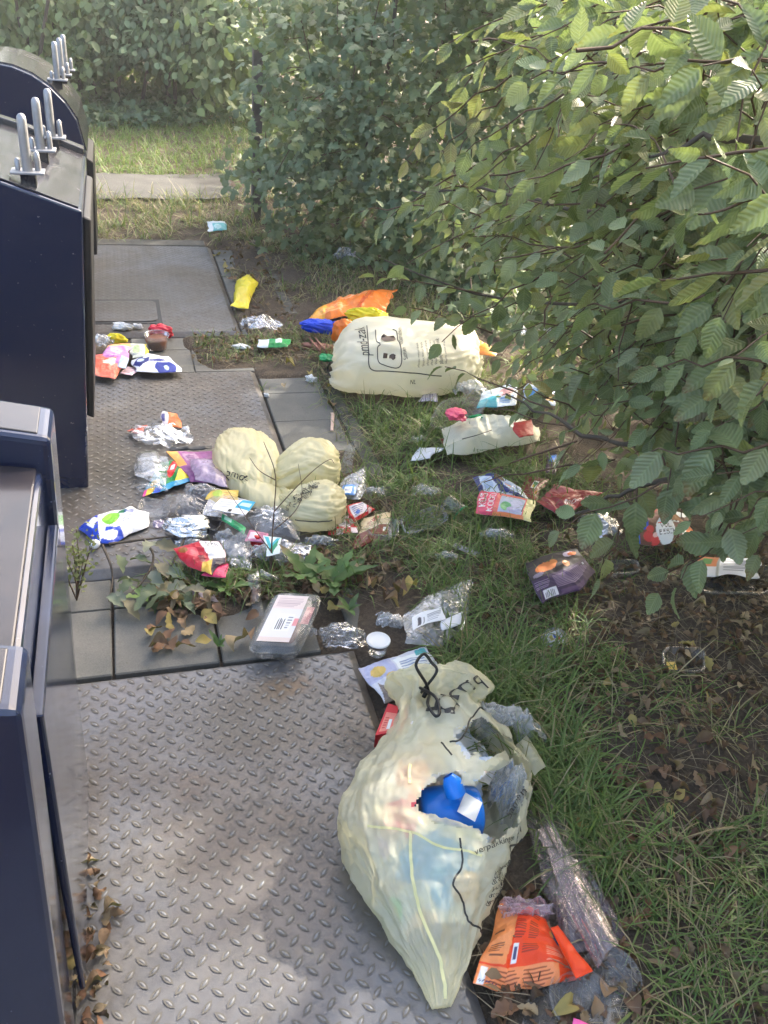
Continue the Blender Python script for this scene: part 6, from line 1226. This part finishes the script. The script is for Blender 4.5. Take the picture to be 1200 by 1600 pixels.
a = Art(44, 30, (.84, .86, .80)); a.rect(.85, 0, 1, 1, (.88, .82, .30)); a.ell(.35, .5, .2, .28, (.75, .85, .62)); a.bars(.1, .15, .7, .3, (.5, .55, .6), 2)
pack('yellow_pouch', 'pale pouch with yellow edge left of the dip cup', 'pouch', [(204, 560), (228, 558)], [(206, 538), (232, 538)], a, z=.04, th=.02, amp=.006)
a = Art(80, 44, (.90, .92, .96)); a.poly([(0, .5), (.25, 1), (.5, .9), (.35, .45), (.1, .2)], (.14, .18, .48)); a.ell(.2, .62, .08, .12, (.75, .82, .92)); a.ell(.66, .12, .22, .3, (.12, .20, .58)); a.ell(.66, .14, .05, .08, (.8, .9, .95)); a.rect(.35, .35, .75, .5, (.80, .82, .88)); a.poly([(.3, .5), (.6, .6), (.75, .5), (.6, .4)], (.2, .22, .55))
pack('blue_carton', 'torn flattened white and dark blue carton between the two plates', 'carton', [(212, 580), (250, 582), (286, 580)], [(203, 564), (228, 556), (262, 556, .02), (264, 558)], a, z=.03, th=.02, amp=.004, mat='print_card')
pack('white_card', 'white carton flap behind the torn blue and white carton', 'card', [(222, 560), (252, 566)], [(232, 552), (256, 558)], Art(24, 14, (.88, .89, .92)), z=.05, th=.004, amp=.002, mat='print_card')
pack('pink_leaflet', 'pale pink leaflet in front of the coral pouch', 'leaflet', [(188, 584), (208, 585)], [(198, 573), (224, 576)], Art(40, 20, (.90, .78, .82)).bars(.1, .2, .8, .8, (.6, .55, .58), 4), z=.02, th=.003, amp=.003, mat='print_card')
wad('yellow_wrapper', 'yellow crumpled wrapper behind the pink pouch', 'wrapper', 183, 535, 14, 8, .05, 'yellow_film', rough=.35, z=.02)
wad('clear_film_wad', 'clear and yellow crumpled film against the middle container', 'film', 160, 535, 18, 12, .06, 'milky_film', rough=.45, fr=22, z=.02)

# more loose film and wrappers in the pile
pack('clear_sheet', 'clear film sheet spread left of the white-labelled film in the pile', 'plastic sheet', [(250, 800), (318, 812)], [(262, 772), (322, 776)], z=.02, th=.02, amp=.010, mat='clear_film', n=60, m=40, single=True)
pack('clear_sheet', 'clear folded film under the front of the slack yellow bag', 'plastic sheet', [(392, 832), (470, 842)], [(386, 792), (462, 800)], z=.03, th=.03, amp=.012, mat='clear_film', n=60, m=50, single=True)
pack('clear_tray_film', 'clear film pouch between the cup and the SCEN packet', 'film', [(338, 880), (392, 892)], [(344, 842), (396, 850)], z=.03, th=.03, amp=.010, mat='clear_film', n=50, m=40)
wad('white_wrapper', 'white paper scrap in front of the clear produce bag', 'wrapper', 372, 886, 20, 8, .03, 'paper', rough=.4)
pack('clear_bag', 'clear flat bag lying over the left end of the purple pack', 'plastic bag', [(208, 745), (258, 760)], [(218, 712), (262, 715)], z=.03, th=.02, amp=.008, mat='clear_film', n=40, m=36)
a = Art(40, 26, (.80, .50, .62)); a.rect(.1, .2, .5, .8, (.92, .85, .88)); a.bars(.55, .2, .9, .8, (.55, .3, .45), 5)
pack('pink_packet', 'small pink packet under the front of the slack yellow bag', 'packet', [(386, 846), (418, 850)], [(390, 830), (420, 834)], a, z=.05, th=.01, amp=.004)
a = Art(40, 26, (.35, .55, .80)); a.rect(.1, .2, .6, .7, W_); a.bars(.15, .3, .55, .6, (.3, .4, .6), 3)
pack('blue_scrap', 'blue and white wrapper scrap against the right lobe of the slack yellow bag', 'wrapper', [(534, 776), (556, 774)], [(540, 758), (560, 756)], a, z=.05, th=.01, amp=.004)

wad('clear_film_wad', 'clear film scrap in the grass right of the biscuit packet', 'film', 668, 770, 22, 12, .05, 'clear_film', z=.03)
wad('clear_film_wad', 'clear film tangled in the grass below the KOS packet', 'film', 775, 835, 26, 12, .04, 'clear_film', z=.03)
wad('clear_film_wad', 'clear film bulging beside the red checked carton', 'film', 500, 848, 24, 14, .05, 'milky_film', z=.01)
wad('clear_film_wad', 'clear film heaped under the right end of the full bag', 'film', 735, 612, 30, 16, .08, 'milky_film', z=.03)
wad('clear_film_wad', 'clear film heaped left of the slack yellow bag beside the purple pack', 'film', 318, 770, 30, 16, .06, 'clear_film', z=.02)

for x, y, rx, ry, h, mt_, lb in ((238, 762, 22, 9, .03, 'clear_film', 'clear film flake on the plate left of the clear flap'), (300, 850, 26, 10, .03, 'milky_film', 'milky film lying between the foil and the SCEN packet'), (410, 905, 22, 9, .04, 'clear_film', 'clear film scrap at the foot of the bare sapling'), (352, 842, 18, 10, .05, 'milky_film', 'milky film knot beside the pale cup'), (585, 770, 16, 12, .05, 'clear_film', 'clear film strip in the grass behind the red checked carton'), (700, 870, 20, 8, .03, 'clear_film', 'clear film scrap below the narrow clear strip'), (655, 690, 14, 8, .04, 'clear_film', 'clear scrap in the grass above the white folded card'), (905, 880, 14, 9, .03, 'clear_film', 'clear scrap at the right corner of the purple carton'), (480, 990, 14, 10, .04, 'clear_film', 'clear film scrap between the lidded tray and the crushed cup')):
    wad('clear_film_wad', lb, 'film', x, y, rx, ry, h, mt_, z=.015)
def simple_tray(q4, lb, mat='clear_tray', z=.03, dep=.025):
    e = empty('clear_tray', on(sum(p[0] for p in q4)/4, sum(p[1] for p in q4)/4), lb, 'tray'); c, A, B, Nn = quad_axes(q4, z)
    child('shell', vessel_mesh('shell', c, A, B, Nn, [(1.04, 0), (1.02, .003), (.95, .003), (.86, -dep, 1), (.8, -dep-.002), (.01, -dep-.002)], mat, 5, 80, 22, .015, rough=.003), e)
simple_tray([(350, 835), (398, 842), (402, 812), (356, 806)], 'clear tray half under the wad of film before the slack bag', z=.05)
simple_tray([(212, 800), (262, 808), (268, 784), (222, 778)], 'shallow clear tray on the plate behind the milk pouch', z=.02)
simple_tray([(575, 836), (622, 838), (624, 812), (580, 810)], 'shallow clear tray in the grass right of the biscuit packet edge', z=.05)
# ================================================================== small plants and fallen leaves
def one_leaf(name, T, P, D, N, size, c, mat, parent=None):
    V, F, C_, U = scatter(T, np.array([P]), np.array([D], float), np.array([N], float), [size], np.array([c])); me = mesh_np(name, V, F, col=C_, uv=U, mat=mat)
    return child(name, me, parent) if parent is not None else me
def strap_template(lobes):
    t = np.linspace(0, 1, 15); w = .13*np.sin(np.pi*t**.75)**.9*(1+(.32*np.sin(t*26) if lobes else 0))+.012; w[-1] = .004; V, U = [], []
    for y, ww in zip(t, w):
        for q in (-1, -.5, 0, .5, 1): V.append((q*ww, y, .22*abs(q)*ww-.30*y*y+.18*y+.02*math.sin(y*14)*abs(q))); U.append((.5+q*ww, y))
    return np.array(V), grid_faces(5, 15), np.array(U)
ST, ST2 = strap_template(False), strap_template(True)
def rosette(name, label, x, y, n, size, seed, T=ST2, cols=((.10, .19, .05), (.13, .22, .06), (.08, .16, .05)), up=.35):
    b = on(x, y, .0); e = empty(name, b, label, 'weed'); rr = random.Random(seed)
    for k in range(n):
        az = k*2.4+rr.uniform(-.3, .3); D = np.array([math.cos(az), math.sin(az), up+rr.uniform(0, .5)]); one_leaf('leaf', T, b+np.array([0, 0, .01]), D, np.array([-D[0]*.6, -D[1]*.6, 1.]), size*rr.uniform(.65, 1.1), np.array(rr.choice(cols))*rr.uniform(.8, 1.2), 'small_leaf', e)
rosette('dandelion', 'dandelion rosette with long upright leaf below the slack yellow bag', 520, 915, 9, .15, 1)
rosette('dandelion', 'leafy dandelion at the front of the pile beside the clear film puddle', 478, 908, 8, .14, 2)
rosette('dock', 'broad-leaved weed between biscuit packet and dandelion', 556, 900, 5, .10, 3, ST)
rosette('dandelion', 'dandelion leaves in the joint left of the lidded meat tray', 352, 925, 8, .10, 4)
rosette('dock', 'broad-leaved weed in front of the lidded tray, right of the dead leaves', 342, 1015, 4, .055, 6, ST, up=.9)
rosette('dock', 'small broad-leaved weed right of the lidded meat tray', 545, 958, 5, .07, 8, ST)
rosette('dandelion', 'dandelion leaves at the foot of the wilted oak twig', 225, 940, 7, .09, 9)
# bare sapling in front of the slack bag
sp = empty('sapling', on(422, 905), 'thin bare sapling twig rising in front of the slack yellow bag', 'sapling')
b = on(424, 905, 0)
def T3(x, y, z): return px(x, y, z)
main = [b, T3(424, 862, .10), T3(428, 800, .22), T3(430, 740, .33), T3(412, 690, .42)]
side = [[T3(424, 862, .10), T3(400, 830, .16), T3(372, 790, .20), T3(352, 760, .24)], [T3(428, 800, .22), T3(455, 770, .27), T3(490, 735, .33), T3(515, 718, .36), T3(522, 724, .35)], [T3(426, 830, .16), T3(460, 800, .2), T3(472, 770, .24), T3(466, 725, .3)], [T3(430, 750, .31), T3(405, 735, .34), T3(390, 715, .37)]]
child('stem', mesh_np('stem', *tube(spline(main, 24), np.linspace(.0032, .0012, 24), 5), mat='twig'), sp)
for s_ in side: child('twig', mesh_np('twig', *tube(spline(s_, 16), np.linspace(.002, .0008, 16), 5), mat='twig'), sp)
# wilted oak twig
ok_ = empty('oak_twig', on(255, 880), 'cut oak twig with wilted grey-green leaves lying at the plate edge', 'twig')
tw_ = [[(170, 850), (225, 843), (290, 838), (350, 850)], [(225, 843), (240, 870), (225, 905), (195, 935)], [(290, 838), (270, 880), (255, 915), (240, 940)], [(160, 852), (172, 880), (176, 905), (170, 940)], [(330, 848), (300, 890), (330, 930)]]
OAK = dead_template(True, .35)
for t in tw_:
    pts = spline([on(x, y, .035) for x, y in t], 14); child('branch', mesh_np('branch', *tube(pts, np.linspace(.005, .002, 14), 5), mat='bark'), ok_)
for k in range(44):
    x, y = random.choice([(random.uniform(175, 350), random.uniform(845, 900)), (random.uniform(160, 300), random.uniform(890, 945)), (random.uniform(230, 320), random.uniform(850, 930))]); c = random.choice([(.20, .24, .17), (.16, .20, .13), (.25, .27, .20), (.13, .17, .10), (.22, .20, .13)])
    if x > 262 and y > 840 and x < 365 and y < 910: continue
    one_leaf('leaf', OAK, on(x, y, random.uniform(.02, .07)), np.array([random.gauss(0, 1), random.gauss(-.3, 1), random.uniform(-.3, .1)]), np.array([random.gauss(0, .4), -.3+random.gauss(0, .4), 1]), random.uniform(.06, .09), c, 'dry_leaf', ok_)
# feathery weed growing beside the container
fw_ = empty('feathery_weed', on(120, 938), 'small feathery weed in the tile joint beside the nearest container', 'weed'); b = on(120, 938, 0)
for k in range(9):
    t0 = b+np.array([random.uniform(-.05, .09), random.uniform(-.04, .06), random.uniform(.14, .26)]); child('stalk', mesh_np('stalk', *tube(spline([b, (b+t0)/2+RNG.normal(0, .01, 3), t0], 8), np.linspace(.0022, .0008, 8), 4), mat='twig'), fw_)
    m = 26; q = RNG.uniform(.35, 1.05, (m, 1)); Q = b*(1-q)+t0*q+RNG.normal(0, .010, (m, 3)); V, F, C_, U = scatter(OVAL, Q, RNG.normal(0, .6, (m, 3))+np.array([0, 0, .5]), RNG.normal(0, .5, (m, 3))+np.array([0, -.4, .7]), RNG.uniform(.010, .020, m), np.array((.22, .25, .10))[None]*RNG.uniform(.7, 1.3, (m, 1)))
    child('leaflets', mesh_np('leaflets', V, F, col=C_, uv=U, mat='small_leaf'), fw_, kind='stuff')
# fallen leaves one can pick out
fm = []; COLW = (('reddish brown', (.22, .12, .07)), ('light brown', (.32, .20, .11)), ('dark brown', (.16, .09, .055)), ('pale tan', (.38, .29, .17)), ('yellowed', (.40, .31, .10))); SHW = ('flat oval', 'lobed', 'rolled-up', 'wavy lobed')
for T, sw in zip(DT, SHW):
    for cw, c in COLW: fm.append((mesh_np('fallen_leaf', T[0]-np.array([0, .5, 0]), T[1], col=np.tile(np.array(c), (len(T[0]), 1)), uv=T[2], mat='dry_leaf'), cw+' '+sw))
def fallen(n, area, where, group, s0=.04, s1=.075, z=.012):
    k = 0
    while k < n:
        x, y = random.uniform(area[0], area[2]), random.uniform(area[1], area[3]); P_ = on(x, y, z)
        if area[4] and inplate(P_[0], P_[1]): continue
        me, lk = random.choice(fm); o = add('fallen_leaf', me, None, lk+' dead leaf '+where, 'leaf', group); o.location = Vector([float(q) for q in P_]); s = random.uniform(s0, s1); o.scale = (s, s, s); o.rotation_euler = (random.uniform(-.5, .5), random.uniform(-.5, .5), random.uniform(0, 6.3)); k += 1
fallen(60, (900, 930, 1195, 1330, 1), 'on the bare soil at the right', 'dead leaves on bare soil at the right', .035, .06)
fallen(34, (230, 935, 400, 1010, 1), 'in the heap left of the lidded meat tray', 'dead leaves left of the lidded meat tray', .045, .07, .025)
fallen(16, (430, 870, 640, 960, 1), 'among the weeds behind the lidded meat tray', 'dead leaves among the weeds', .04, .07, .025)
fallen(16, (760, 1500, 1010, 1600, 1), 'on the soil round the orange snack bag', 'dead leaves round the orange snack bag', .04, .065, .012)
fallen(5, (108, 1345, 140, 1590, 0), 'at the foot of the nearest container', 'dead leaves at the foot of the container', .022, .042, .010)
fallen(14, (330, 395, 420, 480, 1), 'on the tiles beside the farthest plate', 'dead leaves on the far tiles', .05, .09)
fallen(8, (430, 560, 520, 640, 1), 'on the tiles beside the middle plate', 'dead leaves on the middle tiles', .04, .07)

# ---- thin volume added to imitate lens glare and lift dark tones
bm = bmesh.new(); box(bm, -14, 14, -6, 24, -1.2, 7.5)
t = NT('air'); v = t.n('ShaderNodeVolumePrincipled', {'Color': (.95, .96, .97), 'Density': .003, 'Anisotropy': .3}); t.t.links.new(v.outputs[0], t.out.inputs['Volume'])
add('glare_veil', bmesh_done('glare_veil', bm, 'air'), kind='stuff', label='thin added air volume standing in for lens glare', cat='glare_veil')
